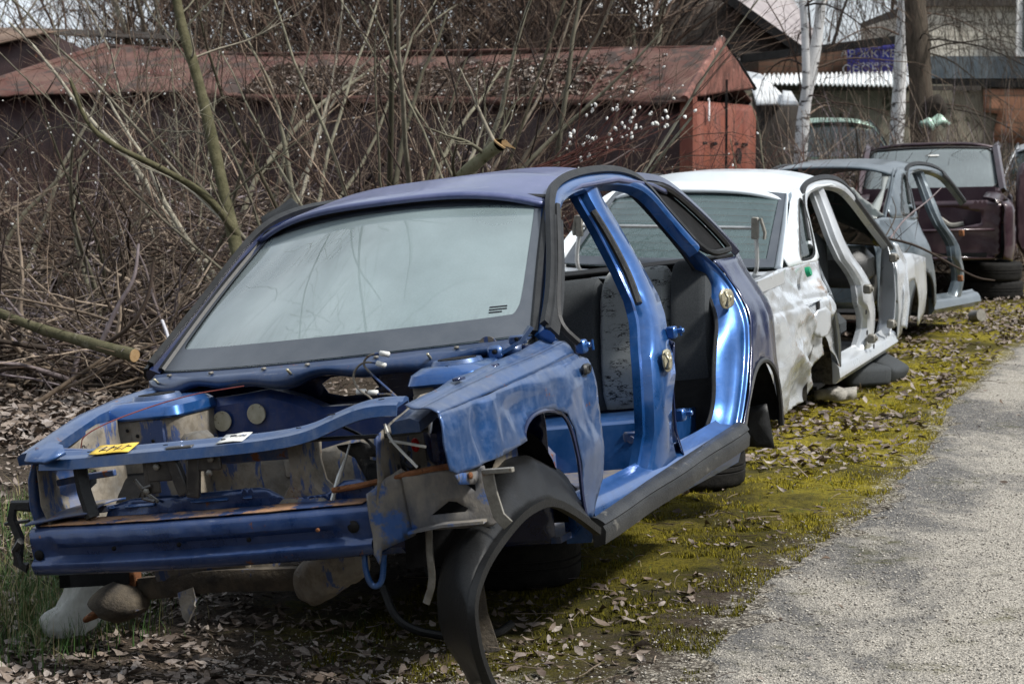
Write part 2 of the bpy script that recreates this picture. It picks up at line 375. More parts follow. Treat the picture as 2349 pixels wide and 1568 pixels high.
def sill(root,s,mat,x0=-.40,x1=-2.10,trim=True):
    b=MB(); ring=[]
    n=26
    for i in range(n+1):
        x=x0+(x1-x0)*i/n; t=(i/n); zt=.345+.02*t; e=.02*max(0,abs(t-.5)*2-.6)
        ring.append([(x,(.70)*s,zt-.02+e),(x,.735*s,zt+.03+e),(x,.752*s,zt+.012+e),(x,.785*s,zt+e),(x,.805*s,zt-.03+e),(x,.812*s,.285),(x,.785*s,.25 if not trim else .22),(x,.70*s,.25 if not trim else .22)])
    b.loft(ring); o=b.build('sill',mat,root)
    if trim:
        b=MB(); ring=[]
        for i in range(n+1):
            x=x0+.02+(x1-x0-.02)*i/n; t=i/n; zb=.205+.065*t; zt=.30+.075*t
            w=.004*math.sin(x*9)
            ring.append([(x,.80*s,zb),(x,(.838+w)*s,zb+.01),(x,(.846+w)*s,zb+.05),(x,(.838+w)*s,zb+.068),(x,(.846+w)*s,zb+.075),(x,(.838+w)*s,zt-.012),(x,.822*s,zt),(x,.80*s,zt+.004),(x,.797*s,zt-.01)])
        b.loft(ring); b.build('sill_trim',M['black_pl'],root)
def jamb(root,s,mat,inner=None,outer=None,name='rear_door_jamb'):
    inner=inner or [(x+.03,z-.0) for x,z in OUTQ]
    outer=outer or OUTQ
    A=smooth_poly([tuple(SP(x,z,s,.105)) for x,z in inner],2,False); Bp=smooth_poly([tuple(SP(x,z,s,.004)) for x,z in outer],2,False)
    mid=smooth_poly([tuple(SP(x*.62+x2*.38+.012,z*.62+z2*.38,s,.05)) for (x,z),(x2,z2) in zip(outer,inner[:len(outer)])],2,False)
    mid2=[tuple(Vector(p)*.86+Vector(q)*.14+Vector((.0,-.012*s,0))) for p,q in zip(Bp,mid)] if len(Bp)==len(mid) else mid
    vs,fs=[],[]
    for a,b in ((A,mid),(mid,mid2),(mid2,Bp)):
        v,f=strip(a,b,5,.004,(.5,s,0),60); k=len(vs); vs+=v; fs+=[tuple(i+k for i in q) for q in f]
    # weld duplicate borders by position
    key={};mp={};nv=[]
    for i,v in enumerate(vs):
        kk=(round(v[0],4),round(v[1],4),round(v[2],4))
        if kk not in key: key[kk]=len(nv); nv.append(v)
        mp[i]=key[kk]
    ff=[tuple(mp[i] for i in f) for f in fs]; ff=[f for f in ff if len(set(f))==4]
    o=obj_vf(name,(nv,ff),mat,root)
    seal_line(root,A,.009)
    return o
ARCH=[(-2.13,.34),(-2.17,.45),(-2.27,.555),(-2.42,.60),(-2.57,.585),(-2.68,.50),(-2.74,.38),(-2.76,.27)]
def quarter(root,s,mat,dent=None,attr=False,step=.03,arch=ARCH,top=1.0,front=OUTQ[4:],name='rear_quarter_panel',rear=-3.40):
    ol=[(rear-.03,.98),(-3.06,1.01),(-2.6,1.005),(front[0][0]-.02,front[0][1]+.005)]+list(front)[1:]+[(-2.10,.30)]+arch+[(-2.98,.21),(rear+.12,.22),(rear,.35),(rear-.03,.72)]
    vf=sheet(ol,[],lambda x,z:(x,z),step)
    pts=[]; rs=[]
    for x,z in vf[0]:
        p=SP(x,z,s); r=0
        if dent: d,r=dent(x,z); p.y-=s*d
        pts.append(tuple(p)); rs.append(r)
    o=obj_vf(name,(pts,vf[1]),mat,root,attr={'rust':rs},solid=.004)
    return o
def cpillar(root,s,mat,glass=None,name='rear_pillar'):
    ol=smooth_poly([(-1.93,1.388),(-2.24,1.376),(-2.60,1.215),(-2.98,1.005),(-2.5,1.0),(-2.22,.98),(-2.17,1.07),(-2.10,1.18),(-2.03,1.29)],1)
    ho=smooth_poly([(-2.09,1.33),(-2.16,1.33),(-2.33,1.22),(-2.62,1.03),(-2.57,1.015),(-2.28,1.01),(-2.19,1.10),(-2.11,1.22)],2)
    vf=sheet(ol,[ho],lambda x,z:tuple(SP(x,z,s,-.002)),.035); obj_vf(name,vf,mat,root,solid=.006)
    b=MB(); b.tube([tuple(SP(x,z,s,-.002)) for x,z in ho]+[tuple(SP(*ho[0],s,-.002))],.009,5); b.build('quarter_window_seal',M['black_rub'],root)
    vf=sheet(ho,[],lambda x,z:tuple(SP(x,z,s,.008)),.06); obj_vf('quarter_window',vf,glass or M['black_rub'],root,solid=.004)
    v,f=strip([tuple(SP(-2.24,1.376,s)),tuple(SP(-2.6,1.215,s)),tuple(SP(-2.98,1.005,s))],[(-2.22,.52*s,1.372),(-2.56,.58*s,1.205),(-2.90,.625*s,1.0)],3); obj_vf('rear_window_pillar',(v,f),mat,root,solid=.006)
def rearglass(root,mat,band,name='rear_window'):
    def gf(a,t,ins=0):
        y=(.525+.095*t)*a; x=-2.21-.68*t-.10*(1-a*a); z=1.362-.362*t+.03*(1-a*a)*(1-t)+.01*math.sin(3.14*t)
        return Vector((x+ins,y,z-ins*1.2))
    def patch(a0,a1,t0,t1,n=14,ins=0):
        vs=[tuple(gf(a0+(a1-a0)*i/n,t0+(t1-t0)*j/n,ins)) for i in range(n+1) for j in range(n+1)]
        return vs,[(i*(n+1)+j,i*(n+1)+j+1,(i+1)*(n+1)+j+1,(i+1)*(n+1)+j) for i in range(n) for j in range(n)]
    g=obj_vf(name,patch(-1,1,0,1),mat,root,solid=.004)
    b=MB()
    for q in ((-1,1,0,.07),(-1,1,.90,1),(-1,-.925,.05,.92),(.925,1,.05,.92)): b.add(*patch(*q,n=8,ins=-.006))
    b.build('black_border',band,g)
    b=MB()
    for k in range(8):
        t=.18+.09*k; b.tube([gf(a/10,t,-.005) for a in range(-9,10)],.0006,3,cap=False)
    b.build('heating_lines',M['rust'],g)
    return g
def windscreen(root,mat,band,frame,a_bot=.685,zb=.905):
    def gf(a,t,o=0):
        y=(a_bot+(.548-a_bot)*t)*a; x=-.36-.62*t+(.20-.07*t)*(1-a*a); z=zb+(1.325-zb)*t+.048*(1-a*a)*t+.012*math.sin(3.14*t)
        return Vector((x+o*.55,y,z+o*.85))
    def patch(a0,a1,t0,t1,n=20,o=0):
        vs=[tuple(gf(a0+(a1-a0)*i/n,t0+(t1-t0)*j/n,o)) for i in range(n+1) for j in range(n+1)]
        return vs,[(i*(n+1)+j,i*(n+1)+j+1,(i+1)*(n+1)+j+1,(i+1)*(n+1)+j) for i in range(n) for j in range(n)]
    g=obj_vf('windscreen',patch(-1,1,0,1,28),mat,root,solid=.005)
    # border with rounded inner corners
    ol=[(-1,0),(1,0),(1,1),(-1,1)]; c=.05
    inn=[(-.93,.13),(.90,.13),(.925,.16),(.945,.24),(.95,.90),(.94,.94),(.90,.955),(-.92,.955),(-.955,.93),(-.965,.20),(-.955,.15)]
    if mat==M['ws_glass']:
        for k in range(3):
            b=MB(); b.tube([gf(.80+.04*i-(.02 if k==2 and i==2 else 0),.205-.017*k,.004) for i in range(3)],.0022,4); b.build('glass_marking',M['ink'],g)
    vf=sheet(ol,[smooth_poly(inn,2)],lambda a,t:tuple(gf(a,t,.006)),.07); obj_vf('black_border',vf,band,g)
    b=MB(); path=[gf(-1.012,t/12,.004) for t in range(13)]+[gf(a/12,1.012,.004) for a in range(-12,13)]+[gf(1.012,1-t/12,.004) for t in range(13)]
    b.tube(path,.017,6); b.build('windscreen_seal',M['black_rub'],root)
    return gf,g
def tyre(name,M_,R=.285,W=.17,label='',group=None):
    root=empty(name,M_,label,'tyre',group)
    b=MB(); prof=[(R*.62,-W*.36),(R*.66,-W*.45),(R*.8,-W*.5),(R*.93,-W*.47),(R*.985,-W*.4),(R,-W*.3),(R,-W*.1),(R*.975,-W*.085),(R*.975,-W*.06),(R,-W*.045),(R,W*.045),(R*.975,W*.06),(R*.975,W*.085),(R,W*.1),(R,W*.3),(R*.985,W*.4),(R*.93,W*.47),(R*.8,W*.5),(R*.66,W*.45),(R*.62,W*.36),(R*.68,W*.3),(R*.85,W*.38),(R*.93,0),(R*.85,-W*.38),(R*.68,-W*.3)]
    n=64; rings=[]
    for k in range(n):
        th=6.283185*k/n; m=.985 if k%2 else 1.
        rings.append([(math.cos(th)*r*(m if r>R*.97 and abs(h)>W*.2 else 1),math.sin(th)*r*(m if r>R*.97 and abs(h)>W*.2 else 1),h+W/2) for r,h in prof])
    L=len(prof); vs=[v for r in rings for v in r]
    fs=[(i*L+j,i*L+(j+1)%L,((i+1)%n)*L+(j+1)%L,((i+1)%n)*L+j) for i in range(n) for j in range(L)]
    b.add(vs,fs); b.build('tread',M['tyre'],root)
    b=MB(); 
    for h in (.01,W-.01):
        b.tube([(math.cos(k*.2618)*R*.68,math.sin(k*.2618)*R*.68,h) for k in range(25)],.008,6,cap=False)
    b.build('bead',M['tyre'],root)
    return root
# glass materials
def gloss(m,sh,ior=1.5,r=.015):
    g=m.n('ShaderNodeBsdfGlossy'); g.inputs['Roughness'].default_value=r; fr=m.n('ShaderNodeFresnel'); fr.inputs[0].default_value=ior; q=m.n('ShaderNodeMixShader')
    m.l(fr.outputs[0],q.inputs[0]); m.l(sh,q.inputs[1]); m.l(g.outputs[0],q.inputs[2]); m.l(q.outputs[0],m.out.inputs[0])
def glass_mat(name,tint,dens,rough=.12,streaks=True,spec=.6,var=.2):
    m=NT(name); d=m.noise(2.2,4,.55); f=m.noise(120,2,.6); s=m.noise(30,4,.6,st=(.3,4,.3))
    m.set(col=m.mix(m.ramp(f,.3,.7),tint,tuple(t*.86 for t in tint)),rough=max(.3,rough),spec=.1,coat=0)
    tr=m.n('ShaderNodeBsdfTransparent'); tr.inputs[0].default_value=(.78,.86,.84,1)
    mxs=m.n('ShaderNodeMixShader'); fac=m.ramp(d,.3,.7,dens-var*.5,min(1,dens+var*.5))
    if streaks: fac=m.math('ADD',fac,m.ramp(s,.5,.8,0,.12))
    m.l(fac,mxs.inputs[0]); m.l(tr.outputs[0],mxs.inputs[1]); m.l(m.b.outputs[0],mxs.inputs[2]); gloss(m,mxs.outputs[0],1.6)
    return m.m
m=NT('misted_highlit_windscreen_glass'); s=m.sep(m.c); f=m.noise(140,2,.6); d=m.noise(1.7,4,.55); st_=m.noise(16,5,.7,st=(.4,5,.4),dist=.4)
m.set(col=m.mix(m.ramp(s[1],-.6,.3),(.55,.65,.66),m.mix(m.ramp(f,.35,.65,0,.6),(.36,.46,.475),(.32,.415,.43))),rough=.4,spec=.1,coat=0.); m.b.inputs['Coat Roughness'].default_value=.02; m.b.inputs['Coat IOR'].default_value=1.75  # paler tint towards one side paints in the sky highlight, over real mist
tr=m.n('ShaderNodeBsdfTransparent'); tr.inputs[0].default_value=(.80,.88,.86,1); mx_=m.n('ShaderNodeMixShader')
den=m.math('ADD',m.ramp(s[1],-.65,.15,.34,.56),m.ramp(d,.3,.7,-.12,.14)); den=m.math('SUBTRACT',den,m.math('MULTIPLY',m.ramp(s[2],.93,1.03,1,0),m.ramp(st_,.45,.75,0,.14)))
cl=m.n('ShaderNodeClamp'); m.l(den,cl.inputs[0]); m.l(cl.outputs[0],mx_.inputs[0]); m.l(tr.outputs[0],mx_.inputs[1]); m.l(m.b.outputs[0],mx_.inputs[2]); gloss(m,mx_.outputs[0],2.1,.01); M['ws_glass']=m.m
M['rear_glass']=glass_mat('dusty_rear_window_glass',(.10,.15,.155),.66,.10,spec=.8)
M['clear_glass']=glass_mat('tinted_glass',(.03,.05,.048),.45,.05,streaks=False,spec=.8)
M['dim_glass']=glass_mat('dirty_old_glass',(.25,.29,.30),.62,.15)
M['band']=rough_mat('black_glass_border',(.05,.06,.075),(.07,.08,.095),8,.3,.02,spec=.6)
def crumple(x,z,amp=1.):
    p=Vector((x*2.6,z*2.9,3.1)); a=noise.noise(p); b=noise.noise(Vector((x*5.7+z*2,z*5.3,9.2))); c=noise.noise(Vector((x*13,z*12,1)))
    wgt=min(1,max(0,(.99-z)/.10))*min(1,max(0,(-2.0-x)/.25)); ar=max(0,1-abs(z-.80)/.02)*.012
    d=(.115*abs(a)+.036*abs(b)+.009*abs(c)+.035*max(0,.5-z)+.02*fbm((x*1.5,z*1.5,5)))*wgt+ar
    r=max(0,1-abs(b)/.035)*(1 if noise.noise(Vector((x*6,z*6,20)))>.05 else 0)+max(0,1-abs(a)/.02)*(noise.noise(Vector((x*4,z*4,30)))>0)
    e=max(0,1-abs(x+3.40)/.03)
    return d*amp,min(1,r+e*(fbm((x*20,z*20,3))>0.05))
m=NT('dented_silver_paint'); n1=m.noise(7,5,.6); n2=m.noise(45,5,.75); ra=m.attr('rust')
c=m.mix(m.ramp(n1,.35,.7),(.62,.66,.70),(.52,.55,.58)); c=m.mix(m.math('MULTIPLY',m.ramp(m.noise(12,5,.7,st=(1,1,.4)),.5,.68),.55),c,(.26,.23,.18))
c=m.mix(m.math('MULTIPLY',ra,m.ramp(n2,.35,.5)),c,m.mix(n1,(.16,.075,.03),(.32,.2,.1))); c=m.mix(m.ramp(m.noise(11,7,.8),.70,.73),c,(.14,.065,.03))
m.set(col=c,metal=.45,rough=m.ramp(n1,.3,.7,.20,.34),coat=.5).bump(m.noise(3),.15,.02); M['silver_dent']=m.m
# ------------------------------------------------------------------ blue wreck in front
BM=carM(-.588,6.881,-1.953,.026,.123,-.004)
def blue_car():
    root=empty('wrecked_car',BM,'stripped blue car body nearest in the row, no bonnet or doors, misted windscreen','car','wrecked car bodies parked in a row')
    B=M['blue']; gf,_g=windscreen(root,M['ws_glass'],M['band'],B)
    # moisture mark text in the windscreen corner
    roof(root,M['roof_blue'])
    for s in (1,-1):
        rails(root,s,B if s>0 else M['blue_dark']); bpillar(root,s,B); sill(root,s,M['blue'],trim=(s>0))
        inner=[(-2.08,1.335),(-2.17,1.27),(-2.26,1.17),(-2.35,1.06),(-2.40,.95),(-2.37,.87),(-2.28,.77),(-2.19,.68),(-2.12,.58),(-2.09,.50),(-2.05,.43),(-1.98,.385)]
        outer=[(-1.98,1.365),(-2.04,1.29),(-2.12,1.18),(-2.20,1.08),(-2.33,1.02),(-2.42,.95),(-2.43,.87),(-2.39,.77),(-2.34,.66),(-2.24,.53),(-2.16,.42),(-2.09,.34)]
        jamb(root,s,B,inner,outer)
        def dent(x,z,s=s): return (.009*fbm((x*3,z*3,s))+.27*max(0,-2.62-x)**1.5,0)
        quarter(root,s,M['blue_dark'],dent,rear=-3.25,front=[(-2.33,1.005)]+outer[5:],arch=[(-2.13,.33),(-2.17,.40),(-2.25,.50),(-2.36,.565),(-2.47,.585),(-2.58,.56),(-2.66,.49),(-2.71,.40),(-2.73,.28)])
        # black sheet painting the dark inside of the rear side opening, and its seal
        ol=[(-2.05,1.345),(-2.28,1.33),(-2.50,1.20),(-2.70,1.04),(-2.62,1.035),(-2.36,1.035),(-2.20,1.16)]
        vf=sheet(smooth_poly(ol,1),[],lambda x,z:tuple(SP(x,z,s,.03)),.04); obj_vf('dark_opening_fill',vf,M['dark_in'],root,solid=.006)
        seal_line(root,[tuple(SP(x,z,s,.006)) for x,z in ol+[ol[0]]],.013)
        b=MB(); b.sweep([tuple(SP(x,z,s,.0)) for x,z in smooth_poly([(-1.9,1.38),(-2.1,1.375),(-2.3,1.345),(-2.52,1.215),(-2.76,1.03)],2,False)],[(-.025,-.02),(.025,-.02),(.02,.008),(-.02,.008)],up=(0,s*.8,.6)); b.build('rear_pillar',M['blue_dark'],root)
        # wheel arch lip
        b=MB(); a=[(-2.13,.33),(-2.17,.40),(-2.25,.50),(-2.36,.565),(-2.47,.585),(-2.58,.56),(-2.66,.49),(-2.71,.40),(-2.73,.28)]
        b.tube([tuple(SP(x,z,s,.0)) for x,z in smooth_poly(a,2,False)],.011,6); b.build('arch_lip',M['black_pl'],root)
        # inner wheel housings
        for cx,r in ((-2.44,.32),(0.0,.34)):
            b=MB(); rings=[]
            for k in range(15):
                th=math.pi*(-.0+1.0*k/14); rings.append([(cx+r*math.cos(th),s*y,.30+r*math.sin(th)) for y in (.79 if cx<-1 else .70,.74,.6,.48)])
            b.loft(rings,closed=False); b.build('wheel_housing',M['dark_in'],root)
    # rear
    b=MB(); b.box((-2.75,0,1.0),(.5,1.2,.02),bev=.005); b.build('parcel_shelf',M['dark_in'],root)
    b=MB(); b.box((-3.17,0,.60),(.04,1.12,.62),bev=.01); b.build('rear_panel',M['blue_dark'],root)
    # mud flap at the rear wheel
    vf=sheet([(.0,0),(.20,.02),(.21,-.17),(.03,-.14)],[],lambda a,z:(-2.66-.12*a,.56+a,.36+z),.05); obj_vf('mud_flap',vf,M['black_rub'],root,solid=.012)
    # floor, tunnel, rear seat base, seat back
    b=MB(); b.box((-1.15,0,.25),(1.7,1.44,.02)); b.box((-1.15,0,.31),(1.7,.24,.12),bev=.03); b.build('floor_pan',M['blue_dirty'],root)
    b=MB(); rings=[]
    for k in range(13):
        y=-.62+1.24*k/12; e=.012*math.sin(k*2.1)
        rings.append([(-1.84,y,.24),(-1.86+e,y,.34),(-1.89,y,.43),(-1.94,y,.455),(-2.3,y,.44),(-2.3,y,.24)])
    b.loft(rings); b.build('rear_seat_riser',M['blue'],root)
    b=MB(); b.box((-1.87,.44,.37),(.02,.07,.06),bev=.006); b.disc((-1.862,.44,.37),(1,0,0),.014,.012); b.build('riser_bracket',M['blue_dirty'],root)
    def seatback(y0,y1,mat,name,r=.05,top=1.0,rx=0):
        n=12; rings=[]
        for i in range(n+1):
            t=i/n; y=y0+(y1-y0)*t; e=max(0,abs(t-.5)*2-.75)/.25; k=1-.28*e*e*(1 if rx==0 else 1)
            tp=top-(.05*e*e)
            prof=[]
            for (dx,zz) in ((-.03,.46),(.06,.45),(.115,.52),(.13,.65),(.115,.8),(.085,.93),(.045,.985),(0,1.0),(-.04,.98),(-.06,.9),(-.05,.6)):
                zf=.46+(zz-.46)*(tp-.46)/.54
                prof.append((-2.36+.02-(zz-.46)*.20+dx*k,y,zf))
            rings.append(prof)
        b=MB(); b.loft(rings); return b.build(name,mat,root)
    b=None
    seatback(.195,.50,M['seat_pat'],'seat_back_panel',top=1.01); seatback(.50,.675,M['seat_dark'],'seat_back_bolster',top=1.02); seatback(-.1,.195,M['seat_dark'],'seat_back_centre',top=.99); seatback(-.42,-.1,M['seat_pat'],'seat_back_panel',top=1.0); seatback(-.675,-.42,M['seat_dark'],'seat_back_bolster',top=.98)
    # firewall with its hole
    ol=[(-.70,.24),(.70,.24),(.72,.62),(.70,.88),(-.70,.86),(-.72,.62)]
    ho=smooth_poly([(-.065,.835),(.115,.842),(.165,.775),(-.02,.77)],1)
    vf=sheet(ol,[ho],lambda y,z:(-.30-.015*fbm((y*3,z*3,0)),y,z),.035); obj_vf('firewall',vf,M['blue_dark'],root,solid=.006)
    b=MB(); b.sweep([(-.16,-.68,.70),(-.17,-.5,.745),(-.17,-.28,.755),(-.17,-.17,.765),(-.18,-.09,.735),(-.19,0,.69),(-.2,.3,.68),(-.2,.62,.69)],[(-.05,-.075),(.05,-.075),(.05,.04),(.03,.065),(-.03,.065),(-.05,.04)],up=(0,0,1)); b.build('bulkhead_crossmember',M['blue_cross'],root)
    for y,z,r in ((-.325,.742,.033),(-.195,.756,.033),(-.125,.76,.0)):
        if r: 
            b=MB(); b.disc((-.112,y-.012,z),(1,0,0),r,.006,24); b.build('blanking_plug',M['white_plug'],root)
    b=MB(); b.disc((-.112,-.43,.725),(1,0,0),.028,.006,20); b.build('rust_patch',M['rust'],root)
    b=MB(); b.disc((-.285,.56,.885),(1,0,.1),.035,.006,24); b.build('firewall_plug',M['grime'],root)
    b=MB(); b.add(*sheet([(-.6,-.2),(-.18,-.2),(-.12,-.05),(-.62,-.04)],[],lambda y,x:(x+.05,y,.655+.02*fbm((x*9,y*9,1))),.04)); b.build('felt_pad',M['felt'],root,solid=.008)
    # cowl lip below the screen
    n=60; vs=[]; 
    for i in range(n+1):
        a=-1+2*i/n; p=gf(a,0); w=.010*math.sin(a*9)+.008*math.sin(a*17); 
        ed=min(1,(1-abs(a))*8)
        for dx,dz in ((-.02,-.003),(.012,-.006),(.045,-.010),(.052,-.004),(.085,-.016),(.108,-.022+w*.6),(.112,-.040+w),(.10,-.055+w),(.07,-.06+w)):
            vs.append((p.x+dx*(.75+.25*ed)+(.02*(1-ed) if dx>.05 else 0),p.y*(1.0),p.z+dz))
    fs=[(i*9+j,i*9+j+1,(i+1)*9+j+1,(i+1)*9+j) for i in range(n) for j in range(8)]
    obj_vf('cowl_lip',(vs,fs),M['blue_cowl'],root,solid=.005)
    b=MB()
    for a in (-.86,-.55,-.22,.02,.36,.72):
        p=gf(a,0); b.box((p.x+.075,p.y,p.z-.004),(.018,.012,.008),bev=.002)
    b.build('cowl_clips',M['steel'],root)
    b=MB()
    for a in (-.05,.62,-.92): p=gf(a,0); b.tube([(p.x+.10,p.y,p.z-.03),(p.x+.14,p.y+.008,p.z-.01)],.005,6)
    b.build('stud',M['brass'],root)
    # seam line under the glass
    # strut towers
    for s,yc,tz in ((-1,-.515,.845),(1,.565,.865)):
        b=MB(); w=.155 if s<0 else .12
        def rr(x0,x1,y0,y1,z,r,n=5):
            out=[]
            for cx,cy,a0 in ((x1-r,y1-r,0),(x0+r,y1-r,90),(x0+r,y0+r,180),(x1-r,y0+r,270)):
                for k in range(n): th=R_(a0+90*k/(n-1)); out.append((cx+r*math.cos(th),cy+r*math.sin(th),z))
            return out
        b.loft([rr(-.17,.13,yc-w,yc+w,tz-.055,.05),rr(-.17,.135,yc-w-.004,yc+w+.004,tz-.048,.05),rr(-.165,.13,yc-w+.004,yc+w-.002,tz-.02,.06),rr(-.15,.11,yc-w+.03,yc+w-.025,tz-.002,.07),rr(-.12,.08,yc-w+.06,yc+w-.05,tz,.07)])
        b.build('strut_tower_top',M['blue'],root)
        b=MB(); b.disc((-.02,yc,tz+.0),(0,0,1),.082,.012,28,.075); b.build('strut_mount_rim',M['blue_fender'],root)
        b=MB(); b.disc((-.02,yc,tz+.0125),(0,0,1),.06,.002,28); b.build('strut_hole',M['dark_in'],root)
        b=MB(); b.loft([rr(-.20,.11,yc-w,yc+w,.36,.06),rr(-.18,.105,yc-w+.004,yc+w-.004,.56,.06),rr(-.16,.12,yc-w+.006,yc+w-.004,.70,.05),rr(-.16,.12,yc-w+.006,yc+w-.006,tz-.05,.05)])
        b.build('strut_tower',M['grime'],root)
        b=MB(); b.box((.118,yc+.035*s*-1,.73),(.014,.13,.12),bev=.008); b.build('tower_gusset',M['grime'],root)
        b=MB()
        for k in range(5): b.disc((.127,yc-.09+.045*k+.01*(k%2),.70+.02*((k*7)%4)),(1,0,0),.006,.002,10)
        b.build('drain_hole',M['dark_in'],root)
    b=MB(); b.box((.10,-.315,.70),(.10,.09,.07),bev=.02); b.box((.10,-.27,.69),(.08,.05,.04),bev=.012); b.build('engine_mount_bracket',M['grime'],root)
    # inner wings and longitudinal rails
    for s in (1,-1):
        yi=.56 if s>0 else .58
        def fw(x,z,s=s,yi=yi): return (x,s*(yi-.09*max(0,.6-z)/.4-.02*fbm((x*3,z*3,s*4))),z)
        ol=[(.60,.40),(.60,.72),(.25,.80),(.14,.80),(.13,.40)]
        hl=[smooth_poly([(.50,.60),(.30,.60),(.30,.68),(.50,.67)],1)] if s<0 else []
        obj_vf('inner_wing_panel',sheet(ol,hl,fw,.04),M['grime'],root,solid=.005)
        b=MB(); b.sweep([(.55,s*.42,.46),(.3,s*.43,.46),(-.1,s*.44,.42),(-.3,s*.45,.34)],[(-.035,-.05),(.035,-.05),(.035,.05),(-.035,.05)]); b.build('chassis_leg',M['blue_dirty'],root,bevel=.006)
        b=MB(); P=[(.60,s*(.655 if s>0 else .60),.755),(.42,s*(.655 if s>0 else .615),.79),(.2,s*(.66 if s>0 else .645),.825),(-.05,s*.67,.845),(-.30,s*.69,.855)]
        b.sweep(P,[(-.045,-.03),(.045,-.03),(.045,.0),(.02,.012),(-.03,.006),(-.045,-.004)]); b.build('wing_rail',M['blue_fender'],root)
    # right front corner (left in the photo): headlamp bay and end panels
    obj_vf('headlamp_panel',strip([(.60,-.575,.775),(.61,-.61,.68),(.60,-.625,.60),(.58,-.625,.52)],[(.42,-.50,.74),(.40,-.56,.68),(.38,-.57,.60),(.42,-.52,.53)],8,-.03,(0,0,0),24),M['blue_dirty'],root,solid=.006)
    b=MB(); b.box((.47,-.46,.735),(.12,.03,.02)); b.sweep([(.52,-.57,.655),(.50,-.47,.665),(.49,-.38,.67)],[(-.01,-.01),(.01,-.01),(.01,.01),(-.01,.01)]); b.sweep([(.52,-.56,.555),(.50,-.47,.56),(.49,-.38,.565)],[(-.01,-.01),(.01,-.01),(.01,.01),(-.01,.01)]); b.build('headlamp_frame',M['blue_dirty'],root,bevel=.003)
    obj_vf('wing_mount_plate',sheet([(-.605,.765),(-.57,.785),(-.49,.772),(-.455,.755),(-.50,.735),(-.58,.742)],[],lambda y,z:(.60+(z-.765)*-2.5,y,z+.004*fbm((y*20,z*20,1))),.02),M['blue_fender'],root,solid=.01)
    b=MB(); b.tube([(.62,-.66,.50),(.60,-.70,.47),(.60,-.69,.42)],.012,6); b.tube([(.55,-.66,.595),(.55,-.72,.60),(.55,-.735,.56),(.55,-.715,.50),(.55,-.735,.42),(.55,-.70,.405)],.009,5,flat=2.2); b.tube([(.55,-.67,.55),(.55,-.76,.545)],.006,5); b.build('bumper_bracket',M['black_pl'],root)
    obj_vf('lower_corner_panel',strip([(.62,-.64,.545),(.60,-.50,.56),(.60,-.42,.565)],[(.42,-.60,.555),(.40,-.5,.575),(.42,-.40,.58)],5,.01,(0,0,1),16),M['blue_dirty'],root,solid=.006)
    # upper radiator support, bent up towards the left wing
    P=[(.555,-.56,.742),(.565,-.45,.738),(.57,-.30,.740),(.572,-.10,.741),(.57,.08,.742),(.565,.22,.745),(.555,.33,.755),(.54,.42,.785),(.53,.50,.808),(.525,.57,.812),(.52,.62,.808)]
    P=smooth_poly(P,2,False)
    prof=[(-.055,-.012),(-.055,.006),(-.035,.012),(-.018,.010),(-.006,.001),(.016,.0),(.028,.004),(.052,-.004),(.060,-.034),(.054,-.036),(.044,-.012),(-.048,-.002),(-.050,-.014)]
    b=MB(); b.sweep(P,[(a,q) for a,q in prof]); ob=b.build('radiator_support',M['blue_fender'],root)
    b=MB(); 
    for y,x,z,r in ((-.40,.58,.747,.008),(-.13,.59,.749,.007),(.06,.58,.750,.007),(.30,.56,.762,.008),(.40,.54,.790,.012),(.47,.55,.812,.008),(.56,.53,.820,.009)): b.disc((x,y,z),(0,0,1),r,.002,14)
    b.build('mounting_hole',M['dark_in'],root)
    b=MB(); vf=sheet([(-.40,-.050),(-.262,-.050),(-.240,.050),(-.378,.050)],[],lambda y,x:(.571+x,y,.7505-.14*x+.001*math.sin(y*60)),.03); lab=obj_vf('yellow_sticker',vf,M['yellow'],root,solid=.0012)
    b=MB(); b.add(*sheet([(.04,-.044),(.125,-.05),(.14,.045),(.055,.050)],[],lambda y,x:(.568+x,y,.7525-.14*x+.0015*math.sin(y*80)),.03)); wl=b.build('white_sticker',M['white_pl'],root,solid=.0012)
    b=MB(); b.tube([(.565+.012*math.cos(t),.082+.014*math.sin(t),.757) for t in [k*.35 for k in range(12)]],.0016,4); b.build('letter_d',M['ink'],wl)
    b=MB(); 
    for k in range(5): b.box((.565-.01*(k%2),.103+.006*k,.7565),(.02,.0035,.001))
    b.build('small_print',M['grime'],wl)
    b=MB()
    for k in range(4):
        y=-.36+.026*k; b.tube([(.545,y,.7555),(.598,y+.004,.7485)],.0016,4); b.tube([(.585-.02*(k%2),y,.7505+.003*(k%2)),(.585-.02*(k%2),y+.02,.7505+.003*(k%2))],.0014,4)
    b.build('warning_symbols',M['ink'],lab)
    # bonnet latch assembly hanging from the support
    b=MB(); b.box((.60,-.185,.66),(.012,.05,.10)); b.box((.602,-.14,.68),(.014,.11,.07)); b.sweep([(.60,-.115,.73),(.604,-.075,.60)],[(-.012,-.02),(.012,-.02),(.012,.02),(-.012,.02)]); b.sweep([(.60,-.03,.73),(.604,-.05,.59)],[(-.012,-.02),(.012,-.02),(.012,.02),(-.012,.02)]); b.box((.60,.01,.69),(.014,.09,.05))
    b.box((.607,-.07,.735),(.03,.09,.022)); b.build('bonnet_latch',M['black_pl2'],root,bevel=.005)
    b=MB(); 
    for y,z in ((-.155,.69),(-.20,.62),(0.03,.70),(.02,.66)): b.disc((.612,y,z),(1,0,0),.010,.008,6)
    b.build('latch_bolt',M['steel'],root)
    b=MB(); b.tube([(.61,-.185,.635),(.615,-.21,.63),(.615,-.215,.60),(.61,-.18,.588)],.006,6); b.build('latch_hook',M['black_pl2'],root)
    b=MB(); b.box((.50,.14,.70),(.03,.30,.06),bev=.006); b.build('upper_crossmember',M['blue_dirty'],root)
